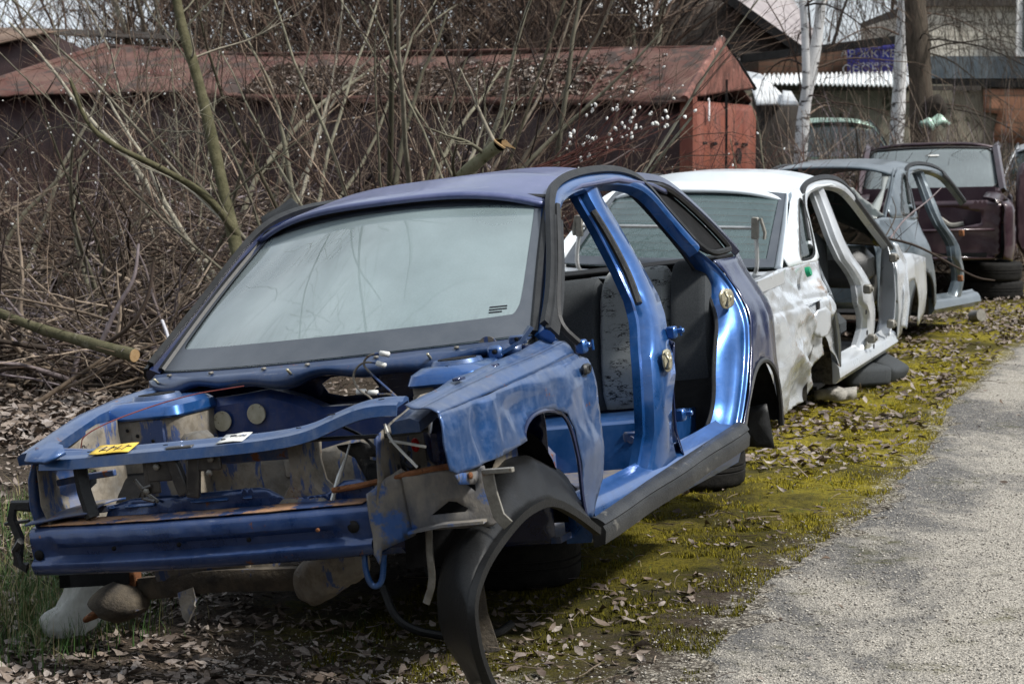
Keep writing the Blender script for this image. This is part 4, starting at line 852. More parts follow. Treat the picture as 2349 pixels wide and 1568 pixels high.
def grey_car():
    root=empty('wrecked_car',carM(3.461,19.092,1.115,.008,-.02,.095),'grey green car shell with smashed rear window and its front end cut away','car','wrecked car bodies parked in a row')
    P=M['grey']; roof(root,P)
    for s in (-1,1):
        rails(root,s,P,cut=2); bpillar(root,s,P,thin=True); sill(root,s,P,trim=False,x0=-.66); jamb(root,s,P,[(x+.035,z) for x,z in OUTQ],OUTQ); cpillar(root,s,P,M['clear_glass']); housings(root,s)
        quarter(root,s,P,lambda x,z:(.004*fbm((x*3,z*3,2))+.016*math.exp(-((x+2.85)/.10)**2-((z-.72)/.07)**2),0),step=.035)
    b=MB(); b.tube([tuple(SP(x,z,-1,.004)) for x,z in smooth_poly(ARCH,2,False)],.012,6); b.build('arch_lip',M['black_rub'],root)
    obj_vf('arch_liner',strip([tuple(SP(x,z,-1,.0)) for x,z in ((-2.6,.62),(-2.8,.60),(-3.0,.5),(-3.15,.42))],[tuple(SP(x,z,-1,.02)) for x,z in ((-2.62,.52),(-2.74,.46),(-2.80,.38),(-2.84,.3))],5,.01,(0,-1,0)),M['grey_dark'],root,solid=.006)
    b=MB(); b.box((-2.62,0,.965),(.5,1.2,.02)); b.build('parcel_shelf',M['dark_in'],root)
    b=MB(); b.box((-1.4,0,.25),(1.5,1.44,.02)); b.build('floor_pan',M['dark_in'],root)
    b=MB(); b.box((-3.0,0,.6),(.7,1.3,.5),bev=.05); b.build('boot',P,root)
    b=MB(); b.box((-2.42,0,.70),(.12,1.25,.5),Matrix.Rotation(-.2,3,'Y'),bev=.06); b.build('rear_seat_back',M['seat_dark'],root)
    v,f=strip([(-2.24,-.50,1.34),(-2.45,-.53,1.22),(-2.70,-.57,1.10),(-2.92,-.60,1.0)],[(-2.25,-.44,1.34),(-2.47,-.50,1.21),(-2.72,-.50,1.10),(-2.95,-.56,1.0)],2); obj_vf('broken_window_edge',(v,f),M['frost'],root,solid=.005)
    ol=[(0,0),(.1,.16),(.3,.26),(.46,.22),(.60,.10),(.72,0)]
    obj_vf('shattered_glass_sheet',sheet(ol,[],lambda a,b_:(-2.90-.02*math.sin(a*9),.05-a,1.0+b_+.02*fbm((a*8,b_*8,1))),.03),M['frost'],root,solid=.004)
    for x,z in ((-1.36,.86),(-1.40,.50)):
        b=MB(); b.box((x,-.83,z),(.04,.04,.05),bev=.006); b.build('hinge_block',M['rust'],root)
    b=MB(); b.tube([(-1.2,-.60,.06),(-1.05,-.72,.02)],.03,10); b.build('sill_jack_tube',M['steel'],root)
    return root
M['grey_dark']=paint('dark_grey_paint',(.05,.065,.075),amt=.25,metal=.4,rust=.02)
grey_car()
def purple_car():
    root=empty('wrecked_car',carM(3.932,20.646,-1.793,-.004,.026,.287),'old plum coloured saloon body facing us on a pile of tyres, bonnet and grille gone','car','wrecked car bodies parked in a row')
    P=M['purple']
    def rf(u,v):
        x=-1.33-1.25*u; y=v*.66; return (x+.10*(1-v*v)*(1-2*u),y,1.445+.015*math.sin(3.14*u)-.07*abs(v)**3.5)
    n=20; vs=[rf(i/n,-1+2*j/n) for i in range(n+1) for j in range(n+1)]; fs=[(i*(n+1)+j,i*(n+1)+j+1,(i+1)*(n+1)+j+1,(i+1)*(n+1)+j) for i in range(n) for j in range(n)]
    obj_vf('roof',(vs,fs),P,root,solid=.03)
    def gf(a,t,o=0): return Vector((-.80-.45*t+.12*(1-a*a)+o*.6,(.665-.06*t)*a,1.0+.385*t+.02*(1-a*a)*t+o*.8))
    def patch(n,ins=0): 
        vs=[tuple(gf(-1+2*i/n,j/n,ins)) for i in range(n+1) for j in range(n+1)]; return vs,[(i*(n+1)+j,i*(n+1)+j+1,(i+1)*(n+1)+j+1,(i+1)*(n+1)+j) for i in range(n) for j in range(n)]
    g=obj_vf('windscreen',patch(16),M['dim_glass'],root,solid=.004)
    b=MB(); path=[gf(-1,t/8,.006) for t in range(1,8)]+[gf(a/10,1,.006) for a in range(-9,10)]+[gf(1,1-t/8,.006) for t in range(1,8)]+[gf(-a/10,0,.006) for a in range(-9,10)]; b.tube(path+[path[0]],.012,6); b.build('windscreen_seal',M['black_rub'],root)
    st=MB(); st.box(gf(.05,.80,.01),(.004,.10,.02),Matrix.Rotation(-.85,3,'Y')); st.build('sticker',M['white_pl'],g)
    for s in (1,-1):
        b=MB(); b.sweep([(-.72,.70*s,.98),(-1.22,.635*s,1.40),(-1.5,.65*s,1.435),(-2.3,.65*s,1.43),(-2.75,.68*s,1.02)],[(-.025,-.03),(.03,-.03),(.03,.02),(-.025,.02)],up=(0,s*.8,.6)); b.build('pillar_rail',P,root)
        arch=[(.22,.34),(.20,.50),(.10,.62),(-.03,.66),(-.17,.62),(-.27,.50),(-.29,.34)]
        ol=[(.45,.88),(.47,.70),(.46,.36),(.30,.33)]+arch+[(-.62,.33),(-.64,.92),(-.1,.93)]
        def pf(x,z,s=s): 
            return (x,s*((.80-.10*max(0,(z-.80)/.13)**2-.02*max(0,.45-z)/.1)-.10*max(0,(x-.2)/.27)**3),z)
        obj_vf('front_wing',sheet(ol,[],lambda x,z:pf(x,z),.04),P,root,solid=.006)
        b=MB(); b.tube([pf(x,z) for x,z in smooth_poly(arch,2,False)],.010,6); b.build('arch_lip',P,root)
        obj_vf('wing_top',strip([pf(x,z) for x,z in ((.45,.88),(-.1,.93),(-.64,.92))],[(.40,s*.52,.93),(-.1,s*.54,.965),(-.66,s*.58,.985)],4,.01,(0,0,1)),P,root,solid=.006)
        b=MB(); b.box((-1.9,.76*s,.62),(2.3,.05,.62),bev=.02); b.build('body_side',P,root)
        b=MB(); rings=[]
        for k in range(13):
            th=math.pi*k/12; rings.append([(-.03+.26*math.cos(th),s*y,.36+.30*math.sin(th)) for y in (.775,.62,.5)])
        b.loft(rings,closed=False); b.build('wheel_housing',M['dark_in'],root)
    obj_vf('front_panel',sheet([(-.67,.38),(-.64,.355),(.60,.355),(.67,.42),(.69,.86),(.55,.90),(-.55,.90),(-.69,.86)],[smooth_poly([(-.52,.64),(.50,.64),(.50,.84),(-.52,.84)],1)],lambda y,z:(.44-.05*(y/.7)**2+.01*fbm((y*3,z*3,2)),y,z),.04),P,root,solid=.02)
    b=MB(); b.tube([(.44,-.66,.63),(.47,0,.63),(.44,.62,.63)],.014,6); b.tube([(.42,-.64,.375),(.46,0,.37),(.42,.62,.375)],.02,6); b.build('front_rib',P,root)
    b=MB(); b.box((-.35,0,.72),(.05,1.25,.60)); b.build('engine_bulkhead',M['dark_plum'],root)
    b=MB(); b.box((.0,0,.40),(.9,1.1,.04)); b.build('engine_floor',M['dark_in'],root)
    b=MB(); b.sweep([(-.66,-.66,.985),(-.55,0,1.0),(-.66,.66,.985)],[(-.10,-.02),(.10,-.04),(.10,-.01),(-.10,.02)]); b.build('cowl',P,root)
    b=MB(); b.tube(smooth_poly([(.2,.03,.80),(.25,.14,.72),(.25,.22,.66),(.25,.34,.68)],2,False),.028,8); b.build('hose',M['steel'],root)
    b=MB(); b.tube([(.25,-.30,.70),(.28,-.20,.71),(.3,-.12,.73)],.018,8); b.build('small_pipe',M['chrome'],root)
    b=MB(); b.box((.25,.10,.68),(.05,.05,.05),bev=.012); b.build('orange_cap',M['yellow'],root)
    # open driver's door seen edge on
    obj_vf('front_door',sheet(smooth_poly([(0,0),(.0,.52),(.05,.86),(.35,.90),(.62,.88),(.78,.55),(.80,.05),(.6,-.02)],1),[],lambda a,z:(-.65-.22*a,.82+.42*a,.36+z),.06),P,root,solid=.05)
    b=MB(); b.box((-1.9,0,.35),(2.0,1.4,.03)); b.build('floor_pan',M['dark_in'],root)
    b=MB(); b.box((-1.6,0,.72),(.3,1.25,.5),bev=.08); b.build('bench_seat',M['seat_dark'],root)
    b=MB(); b.box((-3.2,0,.7),(.9,1.45,.5),bev=.10); b.build('boot',P,root)
    return root
M['dark_plum']=paint('dark_plum_bulkhead',(.02,.006,.014),amt=.25,metal=0,rust=.04,dirt=(.1,.07,.06))
purple_car()
def simple_car(Mx,mat,label,glass,bay=False):
    root=empty('wrecked_car',Mx,label,'car','wrecked car bodies parked in a row' if bay else 'junk cars among the bushes')
    roof(root,mat); rearglass(root,glass,M['band']); windscreen(root,glass,M['band'],mat)
    for s in (-1,1):
        rails(root,s,mat); bpillar(root,s,mat); sill(root,s,mat,trim=False); cpillar(root,s,mat,M['clear_glass']); housings(root,s); quarter(root,s,mat,None,step=.07); fwing(root,s,mat)
    b=MB(); b.box((.62,0,.40),(.16,1.5,.14),bev=.04); b.build('front_bumper',M['black_pl'] if not bay else mat,root)
    b=MB(); b.box((.15,0,.55),(.8,1.3,.06)); b.build('engine_bay_floor',M['dark_in'],root)
    b=MB(); b.box((-1.4,0,.25),(1.6,1.44,.02)); b.build('floor_pan',M['dark_in'],root)
    b=MB(); b.box((-3.36,0,.6),(.06,1.44,.7),bev=.02); b.build('rear_panel',mat,root)
    return root
simple_car(carM(6.35,25.2,-1.8,0,0,.36),M['silver'],'pale car body without bonnet at the right edge of the photo behind the plum saloon',M['clear_glass'],True)
simple_car(carM(4.40,29.5,-1.62,0,0,.72),M['pale_green'],'pale green junk car behind the twin birches in front of the concrete wall',M['clear_glass'])
simple_car(carM(3.75,28.6,-2.0,0,0,.15),M['silver'],'whitish junk car half hidden in twigs beside the red garage doors',M['clear_glass'])
# ------------------------------------------------------------------ terrain
def gz(x,y): 
    t=max(0,y-8); return .02*min(t,24)+.012*fbm((x*.7,y*.7,0))*min(1,max(0,(y-5)/3))
EDGE=[(4.5,.1),(5.6,.4),(6.36,.56),(6.88,.66),(7.28,.76),(7.98,.95),(8.3,1.10),(8.83,1.29),(9.43,1.56),(10.5,1.93),(11.67,2.28),(12.93,2.60),(15.27,3.41),(16.46,3.86),(20,5.3),(26,8.2),(40,15)]
def edge(y): return float(np.interp(y,[e[0] for e in EDGE],[e[1] for e in EDGE]))
def axis(fine0,fine1,st,lo,hi,g=1.12):
    a=list(np.arange(fine0,fine1,st)); s=st; x=a[-1]
    while x<hi: s*=g; x+=s; a.append(x)
    s=st; x=a[0]; b=[]
    while x>lo: s*=g; x-=s; b.append(x)
    return np.array(b[::-1]+a)
XS=axis(-3.2,4.5,.045,-300,300); YS=axis(5.2,16,.045,-60,420)
vs=[];ar=[];ag=[];am=[]
for y in YS:
    e=edge(y) if y<40 else 15
    for x in XS:
        d=x-e; near=(-4<x<6 and 5<y<18)
        n=.010*noise.noise(Vector((x*6,y*6,0)))+.006*noise.noise(Vector((x*17,y*17,4))) if near else 0
        z=gz(x,y)
        mo=max(0,1-abs(d+.55)/1.0) if d<.1 else 0
        mo*=.55+.45*min(1,max(0,(y-7)/4))
        mo=max(mo,.62*math.exp(-((x+.35)/.7)**2-((y-7.3)/.8)**2), .8*math.exp(-((x-.45)/.5)**2-((y-8.8)/1.2)**2))
        if x<-1.6: mo=0
        vs.append((x,y,z+n*(1+mo)+mo*.012*(noise.noise(Vector((x*9,y*9,7)))+.3 if near else 0)-(.03 if d>.15 else 0)))
        ar.append(d); am.append(mo); ag.append(max(0,1-(y-6.2)/.9)*max(0,1-abs(x+.1)/1.0))
nx=len(XS); F=[]
I=np.arange(len(YS)*nx).reshape(len(YS),nx); F=np.stack([I[:-1,:-1],I[:-1,1:],I[1:,1:],I[1:,:-1]],-1).reshape(-1,4)
m=NT('leafy_soil_and_moss'); c0=m.noise(6,8,.7); c1=m.noise(55,5,.75); c2=m.noise(1.6,5,.6); c3=m.noise(180,3,.7); dist=m.attr('rd'); mo=m.attr('moss'); gr=m.attr('grav')
soil=m.mix(m.ramp(c1,.35,.65),(.014,.011,.008),(.085,.064,.047)); soil=m.mix(m.ramp(c3,.55,.72),soil,(.16,.135,.10))
moss=m.mix(m.ramp(c1,.32,.62),(.026,.024,.006),(.29,.24,.020)); moss=m.mix(m.ramp(c3,.52,.72),moss,(.36,.29,.04)); moss=m.mix(m.ramp(c0,.58,.70),moss,(.05,.075,.008)); moss=m.mix(m.ramp(c2,.40,.56,.85,0),moss,(.035,.030,.010))
far=m.ramp(m.sep(m.c)[1],0,1,0,0)
mf=m.ramp(m.math('ADD',m.math('MULTIPLY',m.math('ADD',c0,m.math('MULTIPLY',c1,.35)),.9),m.math('MULTIPLY',mo,1.0)),.95,1.12)
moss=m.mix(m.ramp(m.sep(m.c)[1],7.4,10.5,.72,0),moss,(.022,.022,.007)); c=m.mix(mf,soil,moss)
gc=m.vor(95,'F1',out='Color'); gcol=m.mix(m.ramp(m.sep(gc)[0],.2,.9),(.07,.065,.055),(.48,.44,.37))
gf_=m.ramp(m.math('ADD',m.math('ADD',m.math('MULTIPLY',gr,.5),m.ramp(dist,-.35,.05,0,.45)),m.math('MULTIPLY',c0,.7)),.62,.72)
c=m.mix(m.math('MULTIPLY',gf_,m.ramp(c1,.42,.55)),c,gcol)
m.set(col=c,rough=.95,spec=.15); m.bump(m.math('ADD',c1,m.math('MULTIPLY',c3,.7)),.9,.012); M['ground']=m.m
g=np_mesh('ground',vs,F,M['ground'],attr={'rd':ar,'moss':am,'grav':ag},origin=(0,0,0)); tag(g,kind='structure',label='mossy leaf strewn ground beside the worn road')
# road sheet
rows=list(np.arange(4.4,24,.035))+list(np.arange(24,60,.5)); rv=[];rdv=[]; cols=[0,.02,.05,.1,.2,.35,.6,1,1.6,2.4,3.6,6,10,20]
for y in rows:
    e=edge(y)+.10*fbm((y*1.7,0,3))+.05*fbm((y*9,2,3))+.025*noise.noise(Vector((y*37,0,1)))
    for q in cols:
        x=e+q; rv.append((x,y,gz(x,y)+.004+.002*noise.noise(Vector((x*4,y*4,2)))+(-.022 if q==0 else -.006 if q<.03 else .002))); rdv.append(q)
nc=len(cols); I=np.arange(len(rows)*nc).reshape(len(rows),nc); F=np.stack([I[:-1,:-1],I[:-1,1:],I[1:,1:],I[1:,:-1]],-1).reshape(-1,4)
m=NT('worn_asphalt'); v=m.vor(150,'F1',out='Color'); vd=m.vor(150,'F1'); a=m.noise(1.0,6,.66,st=(1.3,.6,1),dist=.6); b_=m.noise(70,5,.8); q=m.attr('q'); f3=m.noise(9,6,.7)
gs=m.mix(m.ramp(m.sep(v)[0],.05,.95),(.25,.235,.205),(.60,.555,.48)); gs=m.mix(m.ramp(vd,.45,.75,0,.7),gs,(.09,.08,.065)); gs=m.mix(m.ramp(b_,.28,.42,.8,0),gs,(.10,.09,.075))
tar=m.mix(m.ramp(b_,.35,.7),(.035,.037,.042),(.11,.11,.115)); tar=m.mix(m.ramp(m.sep(v)[1],.90,.93),tar,(.42,.39,.34))
e1=m.math('ADD',m.math('MULTIPLY',m.math('SUBTRACT',a,.5),1.5),m.math('MULTIPLY',m.math('SUBTRACT',f3,.5),.35))
tf=m.ramp(m.math('ADD',e1,m.ramp(q,.05,.9,.14,-.17)),-.05,.15)
c=m.mix(m.math('MULTIPLY',tf,.80),gs,tar); c=m.mix(m.math('MULTIPLY',m.ramp(m.noise(1.7,5,.7),.55,.68),m.ramp(c0 if False else f3,.42,.6)),c,(.075,.072,.02))
m.set(col=c,rough=.9,spec=.2); m.bump(m.math('ADD',m.math('MULTIPLY',vd,1.2),b_),.8,.008); M['road']=m.m
r=np_mesh('road',rv,F,M['road'],attr={'q':rdv},origin=(0,0,0)); tag(r,kind='structure',label='worn gravelly asphalt track')
# ------------------------------------------------------------------ tyres and loose items
def TM_(x,y,z,rx=0,ry=0,rz=0): return Matrix.Translation((x,y,z))@Matrix.Rotation(rz,4,'Z')@Matrix.Rotation(rx,4,'X')@Matrix.Rotation(ry,4,'Y')
G1='old tyres propping up the wrecks'
t1=tyre('tyre',TM_(-.035,8.0,gz(0,8)),.29,.18,'black tyre lying flat under the front of the blue car, bottom of the pair',G1)
def copy_tree(o,M_,label):
    c=o.copy(); col().objects.link(c); c.matrix_world=M_; c['label']=label
    for ch in o.children:
        d=ch.copy(); col().objects.link(d); d.parent=c
    return c
copy_tree(t1,TM_(-.05,8.02,gz(0,8)+.18,.03,.04,1),'black tyre lying on another tyre under the front wheel arch of the blue car')
copy_tree(t1,TM_(.80,10.15,gz(.8,10.1),0,0,.4),'lower black tyre under the rear end of the blue car')
copy_tree(t1,TM_(.82,10.12,gz(.8,10.1)+.18,.02,-.03,2),'upper black tyre under the rear sill of the blue car')
copy_tree(t1,TM_(4.58,20.85,gz(4.5,20.6)+.0,0,0,1.1),'lower tyre of the pile beneath the plum saloon')
copy_tree(t1,TM_(4.56,20.83,gz(4.5,20.6)+.18,0.03,0,.2),'upper tyre of the pile beneath the plum saloon')
copy_tree(t1,TM_(3.45,20.4,gz(3.4,20.3)+.05,0.0,0,.2),'tyre lying in the shade under the far wing of the plum saloon')
def thing1(o,label,cat,group=None): return tag(o,label,cat,group)
# concrete slab
b=MB(); n=14
vf=sheet([(-.12,-.06),(-.09,.06),(.03,.08),(.12,.04),(.13,-.03),(.03,-.08)],[],lambda a,c_:(a,c_,.03*fbm((a*9,c_*9,1))+.02*math.cos(a*5)),.03)
o=np_mesh('concrete_slab',[(x,y,z) for x,y,z in vf[0]],vf[1],rough_mat('rough_concrete',(.30,.29,.26),(.42,.40,.36),50,.95,.7),None,True,origin=(0,0,0)); md=o.modifiers.new('s','SOLIDIFY'); md.thickness=.06; o.location=(1.93,12.98,gz(1.9,13)+.075); o.rotation_euler=(.05,-.12,-.35); thing1(o,'broken grey concrete slab lying on moss beside the crumpled silver wing','slab')
# cushions
for (x,y,z,rz,rx,l,d) in ((2.20,13.85,-.02,.5,.1,'charcoal seat cushion lying in leaves under the silver car door sill',(.36,.30,.15)),(2.40,14.25,.0,1.1,.9,'black padded cushion leaning behind the other by the silver sill',(.36,.28,.14))):
    b=MB(); b.box((0,0,.09),d,bev=.03); o=b.build('car_seat_cushion',M['seat_dark']); o.matrix_world=TM_(x,y,gz(x,y)+z+.03,rx*.5,0,rz); md=o.modifiers.new('s','SUBSURF'); md.levels=2; md.render_levels=2; thing1(o,l,'seat cushion')
# translucent plastic bag
vs=[];n=26
for i in range(n+1):
    t=i/n
    for j in range(25):
        th=6.2832*j/24; r=.05+.06*t**.8*(1-.5*max(0,t-.85)/.15); k=1+.35*noise.noise(Vector((math.cos(th)*1.6,math.sin(th)*1.6,t*3)))+.18*noise.noise(Vector((math.cos(th)*5,math.sin(th)*5,t*7)))
        vs.append((-1.335-.10*t+r*k*math.cos(th)*.8,6.98-.06*t+r*k*math.sin(th)*.6,.27-.24*t+.012*noise.noise(Vector((th,t*9,1)))))
fs=[(i*25+j,i*25+j+1,(i+1)*25+j+1,(i+1)*25+j) for i in range(n) for j in range(24)]
m=NT('translucent_plastic_film'); m.set(col=(.62,.63,.60),rough=.25,spec=.6); tr=m.n('ShaderNodeBsdfTransparent'); tl=m.n('ShaderNodeBsdfTranslucent'); tl.inputs[0].default_value=(.6,.6,.57,1); a1=m.n('ShaderNodeMixShader'); a2=m.n('ShaderNodeMixShader'); a1.inputs[0].default_value=.4; m.l(m.b.outputs[0],a1.inputs[1]); m.l(tl.outputs[0],a1.inputs[2]); m.l(m.ramp(m.noise(14,5,.6,st=(1,1,.3)),.35,.7,.35,.85),a2.inputs[0]); m.l(tr.outputs[0],a2.inputs[1]); m.l(a1.outputs[0],a2.inputs[2]); m.l(a2.outputs[0],m.out.inputs[0])
o=np_mesh('plastic_bag',vs,fs,m.m,None,True); thing1(o,'torn translucent plastic bag hanging down to the grass under the front bumper beam','plastic bag')
b=MB(); b.tube(smooth_poly([(-.42,7.05,.16),(-.38,6.98,.07),(-.30,6.95,.03),(-.18,6.93,.02),(-.05,6.90,.03),(.0,6.95,.06)],3,False),.014,8); o=b.build('rubber_hose',M['black_rub']); thing1(o,'black rubber hose curving over leaves beneath the blue car nose','hose')
b=MB(); b.sweep([(-.065,6.78,.0),(-.105,6.80,.12),(-.12,6.83,.22)],[(-.03,-.004),(.03,-.004),(.03,.004),(-.03,.004)],up=(0,1,0)); o=b.build('metal_strip',M['mud_metal'],bevel=.002); thing1(o,'muddy flat metal strip standing inside the fallen wheel arch liner','metal strip')
b=MB(); b.disc((0,0,0),(0,0,1),.05,.11,20); o=b.build('tin_can',M['steel']); o.matrix_world=TM_(3.86,18.3,gz(3.8,18.3)+.06,1.4,0,.5); thing1(o,'small grey tin can lying under the cut sill of the grey shell','can')
# dark sheet leaning in the bushes
o=np_mesh('rubber_mat',*[*strip([(-1.49,13.0,1.22),(-1.38,13.0,1.28),(-1.31,13.0,1.335)],[(-1.45,13.0,1.06),(-1.28,12.9,1.12),(-1.10,12.8,1.17)],8,.03,(0,-1,0))],M['black_pl'],None,True); md=o.modifiers.new('s','SOLIDIFY'); md.thickness=.012; thing1(o,'dark grey rubber mat draped in the brushwood behind the blue roof','rubber mat')
# ------------------------------------------------------------------ branches, leaves, grass
def gzf(x,y): return .02*min(max(0,y-8),24)
class Twigs:
    def __init__(s,seed): s.P=[];s.R=[];s.r=np.random.RandomState(seed); s.tips=[]
    def line(s,p,d,L,r0,n=9,wander=.25,trop=(0,0,0),r1=None):
        p=np.array(p,float); d=np.array(d,float); d/=np.linalg.norm(d)+1e-9; pts=[p.copy()]; st=L/n; T=np.array(trop)
        for i in range(n):
            d=d+s.r.normal(0,wander,3)*.35+T/n; d/=np.linalg.norm(d); p=p+d*st; pts.append(p.copy())
        pts=np.array(pts); r1=r0*.25 if r1 is None else r1
        s.P.append(pts); s.R.append(np.linspace(r0,max(r1,.0008),len(pts))); return pts,d
    def tree(s,p,d,L,r0,lev,kids=7,ang=.6,wander=.25,trop=(0,0,.15),rat=.5,n=9,minr=.0016,tipz=0):
        pts,de=s.line(p,d,L,r0,n,wander,trop)
        if lev<=0: s.tips.append(pts); return
        for k in range(kids):
            t=.22+.76*s.r.rand(); i=min(n-1,int(t*n)); q=pts[i]+(pts[i+1]-pts[i])*(t*n-i); dd=pts[i+1]-pts[i]; dd/=np.linalg.norm(dd)
            a=s.r.normal(0,1,3); a-=dd*(a@dd); a/=np.linalg.norm(a)+1e-9; th=ang*(.6+.8*s.r.rand())
            s.tree(q,dd*math.cos(th)+a*math.sin(th),L*rat*(1.15-.6*t)*(.6+.8*s.r.rand()),max(minr,r0*(1-.75*t)*.5),lev-1,max(2,int(kids*.75)),ang,wander,trop,rat,max(5,n-2),minr)
    def build(s,name,mat,parent=None,sides=4,tone=None,origin=None):
        V=[];F=[];T=[];b=0
        for pts,rr in zip(s.P,s.R):
            m=len(pts); k=sides if rr[0]<.012 else 7
            if rr[0]>.03: k=12
            t=np.gradient(pts,axis=0); t/=np.linalg.norm(t,axis=1)[:,None]+1e-9
            ref=np.array([.31,.77,.56]) if abs(t[0]@np.array([.31,.77,.56]))<.93 else np.array([1,0,0.])
            a=np.cross(t,ref); a/=np.linalg.norm(a,axis=1)[:,None]+1e-9; c=np.cross(a,t)
            th=np.arange(k)*2*math.pi/k; ring=pts[:,None,:]+(a[:,None,:]*np.cos(th)[None,:,None]+c[:,None,:]*np.sin(th)[None,:,None])*rr[:,None,None]
            V.append(ring.reshape(-1,3)); i0=(np.arange(m-1)*k)[:,None]+np.arange(k)[None,:]; i1=(np.arange(m-1)*k)[:,None]+((np.arange(k)+1)%k)[None,:]
            F.append((np.stack([i0,i1,i1+k,i0+k],-1)+b).reshape(-1,4)); T.append(np.full(m*k,s.r.rand())); b+=m*k
        return np_mesh(name,np.concatenate(V),np.concatenate(F),mat,parent,True,{'tone':np.concatenate(T)},origin=origin)
def bark(name,cs,scale=30,rough=.85,bump=.4):
    m=NT(name); t=m.attr('tone'); n=m.noise(scale,4,.65,st=(1,1,.4)); cr=m.n('ShaderNodeValToRGB'); e=cr.color_ramp.elements
    while len(e)<len(cs): e.new(.5)
    for i,c in enumerate(cs): e[i].position=i/(len(cs)-1) if len(cs)>1 else 0; e[i].color=(*c,1)
    m.l(t,cr.inputs[0]); m.set(col=m.mix(m.ramp(n,.35,.7,0,.55),cr.outputs[0],tuple(x*.3 for x in cs[0])),rough=rough,spec=.25).bump(n,bump,.005); return m.m
M['bk_green']=bark('green_grey_willow_bark',[(.06,.055,.035),(.33,.31,.23),(.08,.07,.045),(.42,.39,.31),(.15,.12,.09)])
M['bk_brown']=bark('brown_twig_bark',[(.03,.02,.015),(.14,.09,.065),(.018,.012,.011),(.05,.033,.027),(.36,.27,.20)])
M['bk_red']=bark('reddish_twig_bark',[(.12,.035,.035),(.08,.04,.03),(.17,.06,.045),(.06,.03,.028)])
M['bk_pale']=bark('pale_dead_twig_bark',[(.16,.12,.085),(.04,.028,.02),(.44,.35,.27),(.02,.015,.012),(.07,.05,.04),(.05,.035,.03),(.34,.29,.31)])
M['bk_dark']=bark('dark_wet_bark',[(.035,.028,.022),(.06,.05,.035),(.045,.035,.03)])
M['bk_moss']=rough_mat('mossy_trunk_bark',(.06,.058,.03),(.12,.11,.065),14,.95,.8,spots=((.16,.15,.11),5,.60),bs=60)
M['bk_moss2']=rough_mat('lichen_bark',(.16,.16,.09),(.26,.25,.17),12,.95,.6,spots=((.08,.08,.04),9,.6))
M['catkin']=rough_mat('silvery_catkin',(.55,.55,.53),(.68,.68,.66),200,.9,.2)
M['cut_wood']=rough_mat('fresh_cut_wood',(.30,.19,.09),(.38,.26,.14),40,.8,.3)
def catkins(pos,name,parent,seed=1,r=.0052):
    rs=np.random.RandomState(seed); n=6;m=4; V=[];F=[];b=0; base=[];
    for i in range(m+1):
        ph=math.pi*(i+.05)/(m+.1)
        for k in range(n): base.append((math.sin(ph)*math.cos(6.2832*k/n),math.sin(ph)*math.sin(6.2832*k/n),math.cos(ph)*1.5))
    base=np.array(base); bf=np.array([(i*n+k,i*n+(k+1)%n,(i+1)*n+(k+1)%n,(i+1)*n+k) for i in range(m) for k in range(n)])
    for p in pos:
        Rm=np.array(Matrix.Rotation(rs.rand()*6,3,'Z')@Matrix.Rotation(rs.rand()*1.2,3,'X')); V.append(base@Rm.T*r*(.7+.6*rs.rand())+p); F.append(bf+b); b+=len(base)
    return tag(np_mesh(name,np.concatenate(V),np.concatenate(F),M['catkin'],parent),None,None,None,'stuff')
def shrub(name,x,y,label,cat,mat,seed,stems=7,h=3.2,r=.022,spread=.35,kids=8,lev=2,cat_n=0,group='leafless willow shrubs between the cars and the garages',lean=(0,0),rat=.5,trop=(0,0,.12),wander=.38,minr=.0015):
    z=gzf(x,y); root=empty(name,Matrix.Translation((x,y,z)),label,cat,group); T=Twigs(seed); S=Twigs(seed+1)
    for i in range(stems):
        a=T.r.rand()*6.28; q=spread*(.2+T.r.rand()); d=np.array([math.cos(a)*q+lean[0],math.sin(a)*q+lean[1],1.]); p=np.array([math.cos(a)*.12,math.sin(a)*.12,-.05]); L=h*(.6+.5*T.r.rand()); rr=r*(.5+.8*T.r.rand())
        pts,_=S.line(p,d,L,rr,12,wander*.75,trop)
        for k in range(kids):
            t=.15+.83*T.r.rand(); i_=min(11,int(t*12)); qd=pts[i_+1]-pts[i_]; qd/=np.linalg.norm(qd); v=T.r.normal(0,1,3); v-=qd*(v@qd); v/=np.linalg.norm(v); th=.35+.6*T.r.rand()
            T.tree(pts[i_],qd*math.cos(th)+v*math.sin(th),h*.46*(1.2-.7*t)*(.5+.8*T.r.rand()),max(minr,rr*(1-.7*t)*.45),lev-1,5,.55,wander,trop,rat,8,minr)
    S.build('stems',mat,root,6); T.build('twigs',M['bk_brown'] if mat==M['bk_green'] else mat,root,3)
    if cat_n:
        pos=[]
        for k in range(cat_n):
            tp=T.tips[T.r.randint(len(T.tips))]; j=T.r.randint(1,len(tp)); pos.append(tp[j]+T.r.normal(0,.004,3))
        catkins(pos,'catkins',root,seed)
    return root
